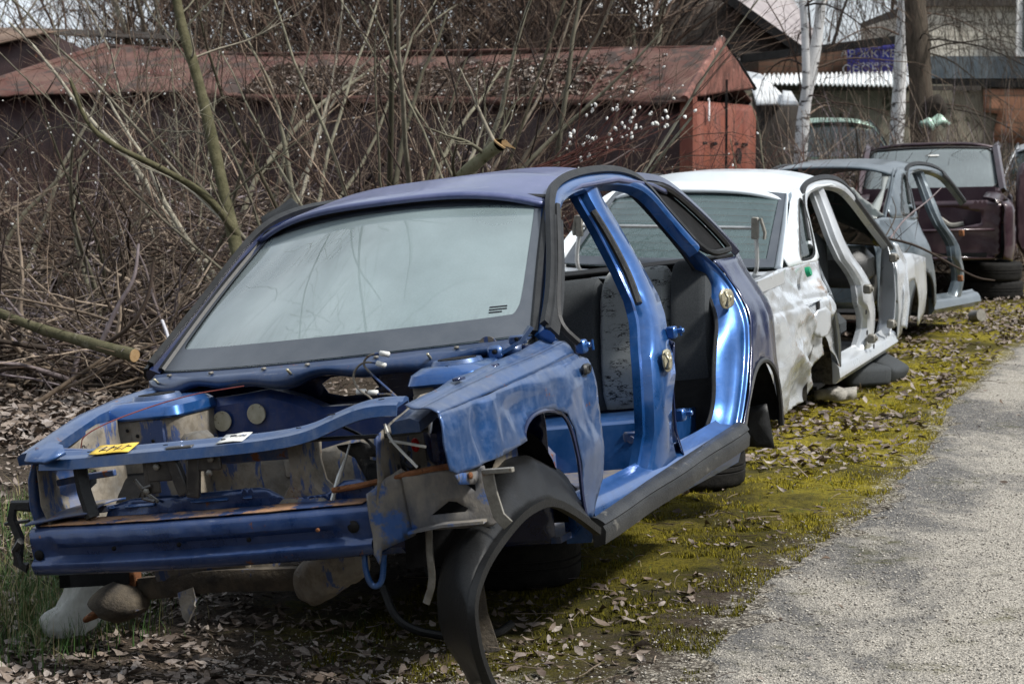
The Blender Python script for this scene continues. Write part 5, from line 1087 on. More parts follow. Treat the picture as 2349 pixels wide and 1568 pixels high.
# the leaning mossy tree and its side limb
def limb_tree(name,paths,mat,label,cat,twkids=16,seed=3,tm=None,group=None,z0=None,lev=2,tl=.9,minr=.002,trop=(0,0,.2)):
    x,y,z=paths[0][0][0]; root=empty(name,Matrix.Translation((x,y,z)),label,cat,group); S=Twigs(seed);T=Twigs(seed+5); o=np.array([x,y,z])
    for pts,r0,r1 in paths:
        p=np.array(smooth_poly(pts,2,False))-o; S.P.append(p); S.R.append(np.linspace(r0,r1,len(p))*(1+.06*np.sin(np.arange(len(p))*1.3)))
        for k in range(twkids):
            i=T.r.randint(len(p)//4,len(p)-1); d=T.r.normal(0,1,3); d[2]=abs(d[2])*.6+.3
            T.tree(p[i],d,tl*(.5+.8*T.r.rand()),max(minr,r1*.35),lev-1,6,.5,.3,trop,.5,8,minr)
    if name=='mossy_tree':
        for k in range(90):
            q=np.array([-2.9+1.7*T.r.rand(),8.0+2.6*T.r.rand(),3.25+1.2*T.r.rand()])-o; T.line(q,T.r.normal(0,1,3)*[1,1,.5],.3+.8*T.r.rand(),.006,8,.45,(0,0,-.1),.0015)
    S.build('trunk',mat,root,10); T.build('twigs',tm or M['bk_brown'],root,3); return root,T
def W(u,v,D): 
    """world point seen at picture position u,v of the survey sketch (2349 wide) at distance D along the view"""
    x=(u-1174.5)/5022*1.0; y=-(v-784)/5022; c,s_=math.cos(PITCH),math.sin(PITCH); d=(x,c+y*s_,-s_+y*c); k=D/d[1]; return (d[0]*k,D,H+d[2]*k)
limb_tree('mossy_tree',[([W(560,640,13.6),W(540,560,13.8),W(505,400,14),W(455,180,14.2),W(415,60,14.3),W(385,-120,14.4)],.046,.029),([W(385,-120,14.4),(-2.2,13.6,3.3),(-2.0,12,3.9),(-2.0,10.4,4.1),(-1.8,9.0,3.8),(-1.5,8.0,3.5),(-1.3,7.4,3.3)],.026,.008),([(-2.0,11.4,4.0),(-2.6,10,3.9),(-2.5,8.9,3.7),(-2.2,8.1,3.5)],.018,.006),([(-2.0,10.4,4.1),(-1.5,9.6,4.2),(-1.2,8.9,4.1),(-1.2,8.2,3.8)],.014,.005),([W(1000,-900,12),(.3,11,4.2),(-.3,9.2,4.4),(-1.0,8.4,4.2)],.02,.008) if False else ([(-2.0,12,3.9),(-2.3,10.6,4.2),(-2.1,9.4,4.3),(-1.7,8.6,4.4)],.016,.006),([W(545,540,13.8),W(480,450,13.7),W(380,390,13.6),W(270,340,13.5),W(200,290,13.5),W(160,180,13.5)],.028,.010)],M['bk_moss'],'leaning moss covered tree trunk with a long low side limb left of the blue car','tree',14,4,M['bk_green'])
rt,_=limb_tree('broken_branch',[([W(1010,470,12.6),W(1060,400,12.4),W(1145,332,12.2)],.034,.038)],M['bk_moss2'],'thick broken willow branch with a torn end rising behind the blue car roof','branch',5,9,M['bk_green'],tl=.5)
b=MB(); p=Vector(W(1145,332,12.2)); b.loft([[p+Vector((.035*math.cos(k),0,.035*math.sin(k))) for k in (0,1.26,2.5,3.77,5)],[p+Vector((.03+.02*math.cos(k),0,.01+.02*math.sin(k))) for k in (0,1.26,2.5,3.77,5)],[p+Vector((.09,-.01,-.03+.002*k)) for k in (0,1.26,2.5,3.77,5)]])
b.disc(p,(.45,-.1,.6),.040,.008,14)
for v_ in range(len(b.v)): b.v[v_]=tuple(Vector(b.v[v_])-Vector(rt.location))
b.build('splintered_end',M['cut_wood'],rt)
# felled mossy log with sawn end
x0=W(-60,690,19.5); P_=[W(-60,690,13.4),W(60,745,13.1),W(180,780,12.8),W(308,815,12.5)]
b=MB(); pp=smooth_poly(P_,2,False); b.tube(pp,[.024+.016*i/(len(pp)-1)+.002*math.sin(i*2.) for i in range(len(pp))],14); o=b.build('fallen_log',M['bk_moss']); tag(o,'long fallen mossy log with an orange sawn end lying in brushwood on the left','log')
pe=Vector(pp[-1]); dr=(Vector(pp[-1])-Vector(pp[-2])).normalized(); b=MB(); b.disc(pe,dr,.037,.006,18); b.v=[tuple(Vector(v)-o.location) for v in b.v]; b.build('sawn_end',M['cut_wood'],o)
T=Twigs(77); 
for q in ([W(228,795,12.7),W(270,700,12.7),W(310,640,12.7),(W(318,560,12.8))],[W(228,795,12.7),W(290,760,12.6),(W(340,690,12.6)),W(352,600,12.6)]):
    p=np.array(smooth_poly(q,2,False)); T.P.append(p); T.R.append(np.linspace(.016,.008,len(p)))
o=T.build('forked_branch',M['bk_pale'],None,8); tag(o,'pale forked dead branch curving up from the fallen mossy log','branch')
T=Twigs(78); 
for q,r in (([W(0,1100,13.9),W(130,1020,14.2),W(240,960,14.4),W(300,870,14.5)],.022),):
    p=np.array(smooth_poly([W(-20,960,12.6),W(60,940,12.6),W(150,880,12.7),W(240,820,12.8)],2,False)); T.P.append(p); T.R.append(np.linspace(.022,.009,len(p)))
o=T.build('bare_pole',M['bk_pale'],None,8); tag(o,'barkless tan pole lying on leaves at the left edge of the photo','branch')
b=MB(); b.tube(smooth_poly([W(372,735,13.2),W(384,765,13.1),W(392,800,13.0),W(390,850,12.9)],2,False),[.010]*17 if False else .0095,7); o=b.build('white_stick',M['bk_pale2'] if 'bk_pale2' in M else rough_mat('bleached_stick',(.42,.42,.46),(.5,.5,.53),30,.8,.2)); tag(o,'crooked bleached white stick standing beside the blue windscreen pillar','branch')
# shrubs: (u, depth) spots
SP_=[(-40,16.5,'bk_green',7,2.4,'sparse'),(120,19.,'bk_brown',7,2.7,''),(260,15.5,'bk_green',7,2.6,''),(350,21.,'bk_brown',9,3.6,''),(470,18.5,'bk_green',9,3.8,''),(620,16.,'bk_green',8,3.6,''),(700,20.,'bk_brown',9,3.8,''),(800,14.5,'bk_green',9,3.6,''),(890,15.5,'bk_green',11,3.9,''),(980,18,'bk_brown',9,3.6,''),(1080,14.,'bk_green',6,3.0,''),(1180,15.5,'bk_green',8,3.4,''),(1290,19.5,'bk_brown',8,3.0,'')]
NM=['thin willow shrub at the very left edge of the picture','brown leafless shrub before the left garage roof corner','greenish willow shrub rising beside the mossy side limb','brown shrub growing against the dark red wall left of the mossy tree','grey green willow just behind the mossy tree','willow with upright stems right of the mossy tree','dense brown shrub against the garage wall behind the rubber mat','straight grey stemmed willow above the blue roof front edge','largest grey green willow clump with crossing stems above the blue roof','brown leafless shrub right of the biggest willow clump','low slanting willow beside the broken branch','willow leaning right above the middle of the blue roof','thin brown shrub near the right part of the garage roof']
for i,((u,D,mt,st,h,_),nm) in enumerate(zip(SP_,NM)):
    x=(u-1174.5)/5022*D; shrub('willow_shrub',x,D,nm,'shrub',M[mt],100+i*3,stems=max(4,int(st*.8)),h=h,r=.027 if mt=='bk_green' else .016,spread=.62,kids=7,lev=2,cat_n=70 if i in(0,2,5,8,11) else 24,lean=(.30 if i%3==0 else -.22 if i%3==1 else .05,0))
shrub('osier_shrub',.62,14.6,'reddish osier shrub full of fine twigs left of the garage doors','shrub',M['bk_red'],301,stems=14,h=1.9,r=.008,spread=.8,kids=8,lev=2,cat_n=0,lean=(.35,0),minr=.0014,trop=(.1,0,.1))
# catkin sprays reaching over the white roof
T=Twigs(401); cp=[]
for k in range(26):
    a=T.r.rand(); p0=W(1180+140*a,420-40*T.r.rand(),12.4+.8*T.r.rand()); tgt=W(1330+270*T.r.rand(),235+140*T.r.rand(),12.2+.6*T.r.rand()); d=np.array(tgt)-np.array(p0); L=np.linalg.norm(d)
    pts,_=T.line(p0,d+np.array([0,0,-.05]),L,.0055,12,.10,(0,0,.25),.0012)
    for j in range(3):
        q=pts[T.r.randint(4,12)]; T.line(q,d/L+T.r.normal(0,.35,3),.18+.15*T.r.rand(),.002,6,.15,(0,0,.2),.0009)
    if k%3<2:
        for j in range(T.r.randint(2,7)): q=pts[-1-T.r.randint(0,5)]; cp.append(q+T.r.normal(0,.006,3)+np.array([0,0,.006]))
rt=empty('catkin_willow',Matrix.Translation((.25,12.6,gzf(0,12.6))),'low willow spraying catkin tipped red brown twigs toward the red garage doors','shrub','leafless willow shrubs between the cars and the garages')
oo=np.array([.25,12.6,gzf(0,12.6)]); T.P=[p-oo for p in T.P]
for k in range(8): T.line((0,0,0),np.array([T.r.normal(0,.3),0,1]),.9,.012,8,.1)
T.build('twigs',M['bk_red'],rt,4); catkins([c_-oo for c_ in cp],'catkins',rt,5,.0085)
# brush pile (countless fallen twigs)
T=Twigs(500)
for k in range(3300):
    D=13.2+T.r.rand()**1.3*8.5; u=-120+T.r.rand()*(760 if D<16 else 1350); x=(u-1174.5)/5022*D
    if D<15 and u>470: x-=.6
    hump=.35+.75*min(1,max(0,(D-13.6)/3.5)); z=gzf(x,D)+T.r.rand()**1.2*hump
    d=T.r.normal(0,1,3); d[2]*=.6; L=.3+1.5*T.r.rand()**1.4
    T.line((x,D,z),d,L,.0045+.016*T.r.rand()**3,7,.32,(0,0,-.1),.0015)
tag(T.build('brushwood',M['bk_pale'],None,3),'tangle of fallen dead twigs piled beneath the shrubs',None,None,'stuff')
T=Twigs(501)
for k in range(450):
    D=13.2+T.r.rand()*8.5; u=-120+T.r.rand()*1300; x=(u-1174.5)/5022*D; z=gzf(x,D)+T.r.rand()*1.3*min(1,max(.25,(D-13)/4))
    d=T.r.normal(0,1,3); d[2]=abs(d[2])*.8; T.line((x,D,z),d,.4+1.2*T.r.rand(),.002+.006*T.r.rand()**3,8,.3,(0,0,.1),.001)
tag(T.build('undergrowth',M['bk_brown'],None,3),'fine dark brown bramble and twig undergrowth in front of the garages',None,None,'stuff')
# litter twigs near
T=Twigs(502)
for k in range(420):
    y=6.3+T.r.rand()**1.4*9; x=edge(y)-.1-T.r.rand()*(3.0 if T.r.rand()<.7 else .8)+(.5*T.r.rand() if T.r.rand()<.25 else 0); L=.05+.28*T.r.rand()**2.2; a=T.r.rand()*6.28
    T.line((x,y,gz(x,y)+.012+.02*T.r.rand()),(math.cos(a),math.sin(a),.08*T.r.normal()),L,.0012+.0022*T.r.rand()**2,7,.22,(0,0,-.15),.0008)
tag(T.build('litter_twigs',M['bk_pale'],None,4),'small dry twigs scattered over moss and leaves',None,None,'stuff')
# fallen leaves
def leaves(n,fn,name,label,seed,size=(.008,.034)):
    rs=np.random.RandomState(seed); tpl=np.array([(-1,0,0),(-.55,.30,.0),(-.5,0,-.06),(-.55,-.3,0),(.05,.42,.02),(0,0,-.08),(.05,-.42,.02),(.6,.22,0),(.6,0,-.05),(.6,-.24,0),(1.05,0,.02)])
    tf=[(0,2,1),(0,3,2),(1,2,5,4),(3,6,5,2),(4,5,8,7),(6,9,8,5),(7,8,10),(9,10,8)]
    V=[];T_=[];F=[];b=0
    for k in range(n):
        p=fn(rs)
        if p is None: continue
        s=size[0]+(size[1]-size[0])*rs.rand()**1.5; t=tpl.copy(); t[:,1]*=.7+.6*rs.rand(); cu=rs.normal(0,.55); t[:,2]+=cu*(t[:,0]**2)*.5+rs.normal(0,.8)*(t[:,1]**2)+rs.normal(0,.25)*t[:,0]*t[:,1]*2; t+=rs.normal(0,.05,t.shape)
        Rm=np.array(Matrix.Rotation(rs.rand()*6.28,3,'Z')@Matrix.Rotation(rs.normal(0,.28),3,'X')@Matrix.Rotation(rs.normal(0,.25),3,'Y'))
        V.append((t*s)@Rm.T+p+np.array([0,0,s*.22])); F+=[tuple(i+b for i in f) for f in tf]; b+=11; T_.append(np.full(11,rs.rand()))
    o=np_mesh(name,np.concatenate(V),F,M['leaf'],None,True,{'tone':np.concatenate(T_)}); return tag(o,label,None,None,'stuff')
m=NT('dead_leaf'); t=m.attr('tone'); cr=m.n('ShaderNodeValToRGB'); e=cr.color_ramp.elements
for i,c in enumerate([(.05,.035,.025),(.17,.13,.10),(.30,.25,.215),(.07,.05,.04),(.42,.37,.33),(.14,.095,.065),(.33,.30,.285)]):
    if i>1: e.new(.5)
for i,c in enumerate([(.05,.035,.025),(.17,.13,.10),(.30,.25,.215),(.07,.05,.04),(.42,.37,.33),(.14,.095,.065),(.33,.30,.285)]): e[i].position=i/6; e[i].color=(*c,1)
m.l(t,cr.inputs[0]); m.set(col=m.mix(m.ramp(m.noise(120,4,.7),.35,.7,0,.6),cr.outputs[0],(.05,.035,.025)),rough=.7,spec=.3); M['leaf']=m.m
def near_left(rs):
    y=6.25+rs.rand()**1.25*9; x=-.245*y-.2+rs.rand()*(edge(y)+.245*y); 
    den=.95 if x<-.9-.0*(y) else (.55 if fbm((x*1.6,y*1.6,3))>.0 else .12)
    if x>edge(y)-.9: den=.30 if fbm((x*1.3,y*1.3,8))>.05 else .06
    if y<6.9 and x<.1: den=max(den,.5 if fbm((x*2,y*2,4))>-.1 else .2)
    if rs.rand()>den: return None
    return np.array([x,y,gz(x,y)+.004+rs.rand()*.012])
leaves(17000,near_left,'fallen_leaves','grey brown dead leaves lying under and in front of the cars',1)
def left_bank(rs):
    y=11+rs.rand()*9; x=-.26*y+rs.rand()*(.16*y); return np.array([x,y,gz(x,y)+.01+rs.rand()*.05])
leaves(9000,left_bank,'leaf_litter','deep brown leaf litter on the bank left of the blue car',2,(.03,.055))
def verge(rs):
    y=10.5+rs.rand()*11; x=edge(y)-.05-rs.rand()*1.7
    if rs.rand()>(.85 if fbm((x*1.1,y*1.1,8))>.0 else .18): return None
    return np.array([x,y,gz(x,y)+.006+rs.rand()*.02])
leaves(7500,verge,'verge_leaves','dry leaves gathered on the mossy verge beside the farther cars',3,(.02,.042))
def onroad(rs):
    y=6.3+rs.rand()**1.5*9; x=edge(y)+rs.rand()**2*1.8; return np.array([x,y,gz(x,y)+.010])
leaves(110,onroad,'road_leaves','few scattered leaves on the worn asphalt',4,(.008,.022))
def stones(n,fn,seed):
    rs=np.random.RandomState(seed); V=[];F=[];T_=[];b=0
    base=np.array([(0,0,1),(1,0,.1),(.3,.95,0),(-.8,.6,.1),(-.8,-.6,0),(.3,-.95,.1),(0,0,-1)],float); bf=[(0,1,2),(0,2,3),(0,3,4),(0,4,5),(0,5,1),(6,2,1),(6,3,2),(6,4,3),(6,5,4),(6,1,5)]
    for k in range(n):
        p=fn(rs); s=.002+.0045*rs.rand()**3; v=base*(1+rs.normal(0,.2,base.shape)); v[:,2]*=.65; a=rs.rand()*6.28; R2=np.array([[math.cos(a),-math.sin(a),0],[math.sin(a),math.cos(a),0],[0,0,1]]); V.append(v@R2.T*s+p); F+=[tuple(i+b for i in f) for f in bf]; b+=7; T_.append(np.full(7,rs.rand()))
    o=np_mesh('gravel',np.concatenate(V),F,M['stone'],None,False,{'tone':np.concatenate(T_)}); return tag(o,'loose pale gravel grains on the track and its edge',None,None,'stuff')
m=NT('gravel_stone'); t=m.attr('tone'); m.set(col=m.mix(t,(.12,.11,.10),(.55,.52,.46)),rough=.9,spec=.2); M['stone']=m.m
def stp(rs):
    y=6.2+rs.rand()**1.6*7; e_=edge(y); x=e_-.25+rs.rand()**.8*2.2 if rs.rand()<.75 else -1.0+rs.rand()*1.3
    if x<e_-.25 and y>7: x=e_+rs.rand()*1.5
    return np.array([x,y,gz(x,y)+.008])
stones(26000,stp,9)
# grass tufts
def blades(n,fn,name,label,seed,h=(.04,.13),mat=None):
    rs=np.random.RandomState(seed); V=[];F=[];T_=[];b=0
    for k in range(n):
        p=fn(rs); hh=h[0]+(h[1]-h[0])*rs.rand(); a=rs.rand()*6.28; l=rs.normal(0,.5); w=.0016+.0016*rs.rand(); dx,dy=math.cos(a),math.sin(a); sx,sy=-dy*w,dx*w
        for i,t in enumerate((0,.4,.75,1)):
            o=np.array([dx*l*hh*t*t,dy*l*hh*t*t,hh*t*(1-.25*abs(l)*t)]); k_=(1-t*.9); V+= [p+o+np.array([sx*k_,sy*k_,0]),p+o-np.array([sx*k_,sy*k_,0])]
        for i in range(3): F.append((b+2*i,b+2*i+1,b+2*i+3,b+2*i+2))
        b+=8; T_+= [rs.rand()]*8
    o=np_mesh(name,np.array(V),F,mat,None,True,{'tone':T_}); return tag(o,label,None,None,'stuff')
m=NT('grass_blade'); t=m.attr('tone'); m.set(col=m.mix(m.ramp(t,.55,.8),m.mix(m.ramp(t,0,.55),(.03,.075,.015),(.06,.12,.025)),(.26,.22,.11)),rough=.6,spec=.3); M['grass']=m.m
clumps=[(-1.62,7.3),(-1.5,7.6),(-1.75,7.9),(-1.7,8.5),(-1.9,8.9),(-1.55,6.9),(-1.4,7.2),(-2.0,9.4),(-1.85,10)]
def gp(rs):
    c=clumps[rs.randint(len(clumps))]; x,y=c[0]+rs.normal(0,.14),c[1]+rs.normal(0,.22); return np.array([x,y,gz(x,y)-.005])
blades(5200,gp,'grass','green and straw coloured grass at the left below the bumper',5,(.04,.14),M['grass'])
def gp2(rs):
    if rs.rand()<.5: c=[(-.55,7.0),(.3,8.6),(1.35,12.9),(2.2,13.8),(4.9,20.2),(5.1,20.9),(3.4,18.3),(3.0,17.2)][rs.randint(8)]; x,y=c[0]+rs.normal(0,.12),c[1]+rs.normal(0,.2)
    else: y=8+rs.rand()*12; x=edge(y)-.2-rs.rand()*1.3
    return np.array([x,y,gz(x,y)-.004])
blades(2600,gp2,'weeds','small green weeds among the moss and leaves',6,(.01,.04),M['grass'])
def mp_(rs):
    for _ in range(12):
        y=6.4+rs.rand()**1.3*9; x=edge(y)-rs.rand()**1.2*1.25
        if fbm((x*2.2,y*2.2,11))>-.12: break
    return np.array([x,y,gz(x,y)-.004])
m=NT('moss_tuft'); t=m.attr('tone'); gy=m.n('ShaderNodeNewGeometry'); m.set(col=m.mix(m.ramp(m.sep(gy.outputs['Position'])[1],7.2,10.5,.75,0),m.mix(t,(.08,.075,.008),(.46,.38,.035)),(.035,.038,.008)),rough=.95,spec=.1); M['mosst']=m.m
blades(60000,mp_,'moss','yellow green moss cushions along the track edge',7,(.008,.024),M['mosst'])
# small branch lying across the grey shell
T=Twigs(601); 
for q,r in (([W(2025,545,15.6),W(2100,560,15.5),W(2180,605,15.4),W(2240,638,15.3),W(2282,643,15.3)],.011),([W(2040,550,15.6),W(2075,500,15.9),W(2130,460,16.2),W(2160,430,16.3)],.008),([W(2030,545,15.6),W(2060,490,15.7),W(2045,450,15.7)],.005),([W(1950,545,15.4),W(2020,552,15.6),W(2070,575,15.6)],.005)):
    p=np.array(smooth_poly(q,2,False)); T.P.append(p); T.R.append(np.linspace(r,r*.45,len(p)))
for k in range(10): q=T.P[k%2][T.r.randint(2,9)]; T.line(q,T.r.normal(0,1,3),.25,.003,6,.2,(0,0,0),.001)
tag(T.build('dead_branch',M['bk_pale'],None,6),'thin dead branch caught between the silver car and the grey shell','branch')
# ------------------------------------------------------------------ garages, sheds, houses, far trees
def wavy(P,Q,R__,S_,nu,nv,amp=0,f=1,nz=0,seed=0):
    """bilinear sheet over corners P (bottom left) Q (bottom right) R (top right) S (top left) with corrugation"""
    P,Q,R__,S_=map(Vector,(P,Q,R__,S_)); N=((Q-P).cross(S_-P)).normalized(); vs=[]
    for i in range(nu+1):
        for j in range(nv+1):
            u=i/nu;v=j/nv; p=(P.lerp(Q,u)).lerp(S_.lerp(R__,u),v); vs.append(tuple(p+N*(amp*math.sin(u*f*6.2832)+nz*fbm((u*7,v*3,seed)))))
    return vs,[(i*(nv+1)+j,i*(nv+1)+j+1,(i+1)*(nv+1)+j+1,(i+1)*(nv+1)+j) for i in range(nu) for j in range(nv)]
M['maroon']=paint('shaded_maroon_painted_steel',(.026,.008,.008),amt=.2,up=0,metal=0,coat=.05,rough=.6,rust=.12,dirt=(.03,.018,.015))  # shade of eaves and shrubs is put into this dark base colour
M['redroof']=rough_mat('faded_red_roof_sheet',(.085,.036,.030),(.135,.082,.066),3,.7,.2,spots=((.055,.04,.035),4,.52))
M['reddoor']=None
m=NT('weathered_red_door_paint'); n1=m.noise(5,6,.7,st=(1,1,.18)); n2=m.noise(22,5,.75,st=(1,1,.15)); c=m.mix(m.ramp(n1,.3,.7),(.15,.045,.032),(.21,.075,.05)); c=m.mix(m.ramp(n2,.56,.64),c,(.04,.022,.018)); c=m.mix(m.ramp(m.noise(3,4),.5,.7,0,.5),c,(.24,.07,.032)); m.set(col=c,rough=.6,spec=.3).bump(n2,.3,.01); M['reddoor']=m.m
m=NT('rusty_gable_paint'); n1=m.noise(4,6,.75,st=(1,1,.5)); n2=m.noise(9,6,.8); c=m.mix(m.ramp(n1,.45,.55),(.09,.042,.033),(.21,.09,.07)); c=m.mix(m.ramp(n2,.6,.65),c,(.38,.22,.18)); c=m.mix(m.ramp(m.noise(15,4,.7,st=(1,1,.3)),.62,.66),c,(.05,.03,.025)); m.set(col=c,rough=.6,spec=.3); M['gable']=m.m
M['litter_roof']=None
A0=Vector((1.80,22.9,2.29)); dw=Vector((-.92,.39,0)); dp=Vector((.39,.92,0))
zg=.30
def garageA():
    root=empty('metal_garage',Matrix.Translation((A0.x,A0.y,zg)),'long dark red metal garage with rusty gable and orange red double doors','garage'); o=Vector((A0.x,A0.y,zg))
    L=6.0; A1=A0+dw*L+Vector((0,0,.13)); W_=2.4
    def add(name,vf,mat,solid=.02): 
        return obj_vf(name,([tuple(Vector(v)-o) for v in vf[0]],vf[1]),mat,root,solid=solid)
    b0=Vector((A0.x,A0.y,zg-.2)); b1=Vector((A1.x,A1.y,zg-.2))
    add('side_wall',wavy(b1,b0,A0+Vector((0,0,-.05)),A1+Vector((0,0,-.05)),160,4,.012,24),M['maroon'])
    c0=A0+dp*W_; c1=A1+dp*W_
    add('back_wall',wavy(Vector((c1.x,c1.y,zg-.2)),Vector((c0.x,c0.y,zg-.2)),c0,c1,10,2),M['maroon'])
    R0=A0+dp*.84+Vector((0,0,.50)); R1=A1+dp*1.12+Vector((0,0,.42)); ov=-dp*.16+Vector((0,0,-.09))
    rv,rf=wavy(A1+ov,A0+ov-dw*.06,R0-dw*.06,R1,60,10,0,1,.035,3); 
    # sag in the ridge line
    rv=[tuple(Vector(v)-Vector((0,0,.07*math.sin(math.pi*min(1,max(0,(A0.x-v[0])/5.6)))))) for v in rv]
    add('roof_front_slope',(rv,rf),M['redroof']); add('roof_back_slope',wavy(R1,R0,c0+Vector((0,0,-.05)),c1+Vector((0,0,-.05)),20,4),M['redroof'])
    # eave apron, wavy
    ev=[A0+ov-dw*.06-(dw*-1)*(-L)*0 for _ in ()]
    e=[A1.lerp(A0-dw*.06,i/60)+ov for i in range(61)]; e2=[p+Vector((0,0,-.05-.025*math.sin(i*.7)))-dp*.01 for i,p in enumerate(e)]
    add('eave_flashing',strip([tuple(p) for p in e2],[tuple(p) for p in e],1,0,(0,0,1),60),M['redroof'],.008)
    # gable triangle, overhanging the doors
    q=-dw*.03; g=[A0+ov+q,A0+dp*W_+Vector((0,0,.10))+q,R0+q+Vector((0,0,.02))]
    def gm(a,c_): return tuple(g[0]+(g[1]-g[0])*a+Vector((0,0,c_))-dw*(.008*fbm((a*5,c_*5,1))+.04*c_))
    hh=(g[2].z-g[0].z)
    add('gable',sheet([(0,0),(1,.0),(.48,hh)],[],gm,.06),M['gable'],.03)
    b=MB(); P=[tuple(Vector(gm(0,0))-o-dw*.02),tuple(Vector(gm(.46,hh*.955))-o-dw*.02)]; b.tube(P,.045,8); b.build('verge_trim',M['gable'],root)
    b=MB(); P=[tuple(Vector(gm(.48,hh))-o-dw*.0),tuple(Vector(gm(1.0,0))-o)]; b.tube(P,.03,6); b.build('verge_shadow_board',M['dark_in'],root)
    b=MB(); b.sweep([tuple(Vector((A0.x,A0.y,zg-.2))-o-dw*.04),tuple(A0-o+Vector((0,0,-.06))-dw*.04)],[(-.07,-.07),(.07,-.07),(.07,.07),(-.07,.07)],up=dp); b.build('corner_post',M['reddoor'],root)
    # door leaves with pressed ribs
    for k,(s0,s1) in enumerate(((.16,1.26),(1.28,2.42))):
        P=Vector((0,0,zg-.1))+Vector((A0.x,A0.y,0))+dp*s0-dw*.03; Q=P+dp*(s1-s0); top=Vector((0,0,A0.z-.10-(zg-.1)))
        n=44; vs=[]
        for i in range(n+1):
            u=i/n; rib=.035 if .12<(u*2%1)<.42 else 0
            for j in range(3):
                z=(0,.96,1.)[j]; vs.append(tuple(P.lerp(Q,u)-dw*(rib*(j<2)-.05*(j==2))+top*z-o))
        add('door_leaf',([tuple(Vector(v)+o) for v in vs],[(i*3+j,i*3+j+1,(i+1)*3+j+1,(i+1)*3+j) for i in range(n) for j in range(2)]),M['reddoor'],.03)
        for q_ in ((.15,.62),(.55,.58)) :
            b=MB(); c_=P+dp*(q_[0]+.15)*.9+top*.78-dw*.04-o; b.box(c_,(.03,.13,.03),Matrix.Rotation(-.4,3,'Z')); b.build('door_slot',M['dark_in'],root)
    b=MB(); c_=Vector((A0.x,A0.y,0))+dp*1.27-dw*.05+Vector((0,0,1.85))-o; b.box(c_,(.03,.03,1.2)); b.build('door_gap',M['dark_in'],root)
    b=MB(); c_=Vector((A0.x,A0.y,0))+dp*1.55-dw*.10+Vector((0,0,1.62))-o; b.disc(c_,-dw,.09,.02,14); b.build('hasp',M['dark_in'],root)
    b=MB(); c_=Vector((A0.x,A0.y,0))+dp*.55-dw*.085+Vector((0,0,2.10))-o; b.sweep([c_+Vector((0,0,-.11)),c_+Vector((0,0,.09)),c_+Vector((0,0,.12))-dp*.02],[(-.022,-.004),(.022,-.004),(.022,.004),(-.022,.004)],up=-dw); b.build('painted_number_one',M['white_ink'],root)
    return A1,R1,c1
A1,R1,c1=garageA()
def garageB():
    o=Vector((A1.x,A1.y,zg)); root=empty('metal_garage',Matrix.Translation(o),'second dark red metal garage at the left with a faded red roof and sloping end','garage')
    B1=Vector((-6.5,25.6,2.36)); Rr=R1+Vector((.0,.1,0)); Rl=Vector((-4.98,27.0,2.97))
    def add(name,vf,mat,solid=.02): return obj_vf(name,([tuple(Vector(v)-o) for v in vf[0]],vf[1]),mat,root,solid=solid)
    a=Vector((A1.x,A1.y+.03,A1.z)); add('side_wall',wavy((B1.x,B1.y,.1),(a.x,a.y,.1),a+Vector((0,0,-.03)),B1+Vector((0,0,-.03)),80,3,.012,14),M['maroon'])
    ov=Vector((-.05,-.16,-.06)); add('roof_front_slope',wavy(B1+ov,a+ov,Rr,Rl,30,8,0,1,.04,8),M['redroof'])
    add('roof_back_slope',wavy(Rl,Rr,Rr+Vector((.4,1.2,-.5)),Rl+Vector((.2,1.3,-.5)),8,2),M['redroof'])
    add('end_slope',wavy(B1+ov,B1+ov,Rl,Rl+Vector((-1.2,.9,-.5)),8,6,0,1,.03,2),M['redroof'])
    b=MB(); b.tube([tuple(B1+ov-o),tuple(Rl-o)],.045,6); b.tube([tuple(Rl-o),tuple(Rr-o)],.035,6); b.build('ridge_cap',M['redroof'],root)
garageB()
# litter on the garage roof
def rooflit(rs):
    t=rs.rand()**.8; a=.06+.9*rs.rand(); s=t*4.9+.35; 
    if s<1.1 and rs.rand()<.75: return None
    e=A0+dw*s+Vector((0,0,.13*s/6))-dp*.16-Vector((0,0,.09)); r=A0+dw*s+dp*.92+Vector((0,0,.50-.08*s/6)); p=e.lerp(r,a*.9); p=p-Vector((0,0,.07*math.sin(math.pi*min(1,max(0,(A0.x-p.x)/5.6)))))
    return np.array([p.x,p.y,p.z+.02+.05*max(0,fbm((s*2,a*3,1)))+rs.rand()*.02])
leaves(5200,rooflit,'roof_litter','thick layer of old leaves on the garage roof',21,(.03,.06))
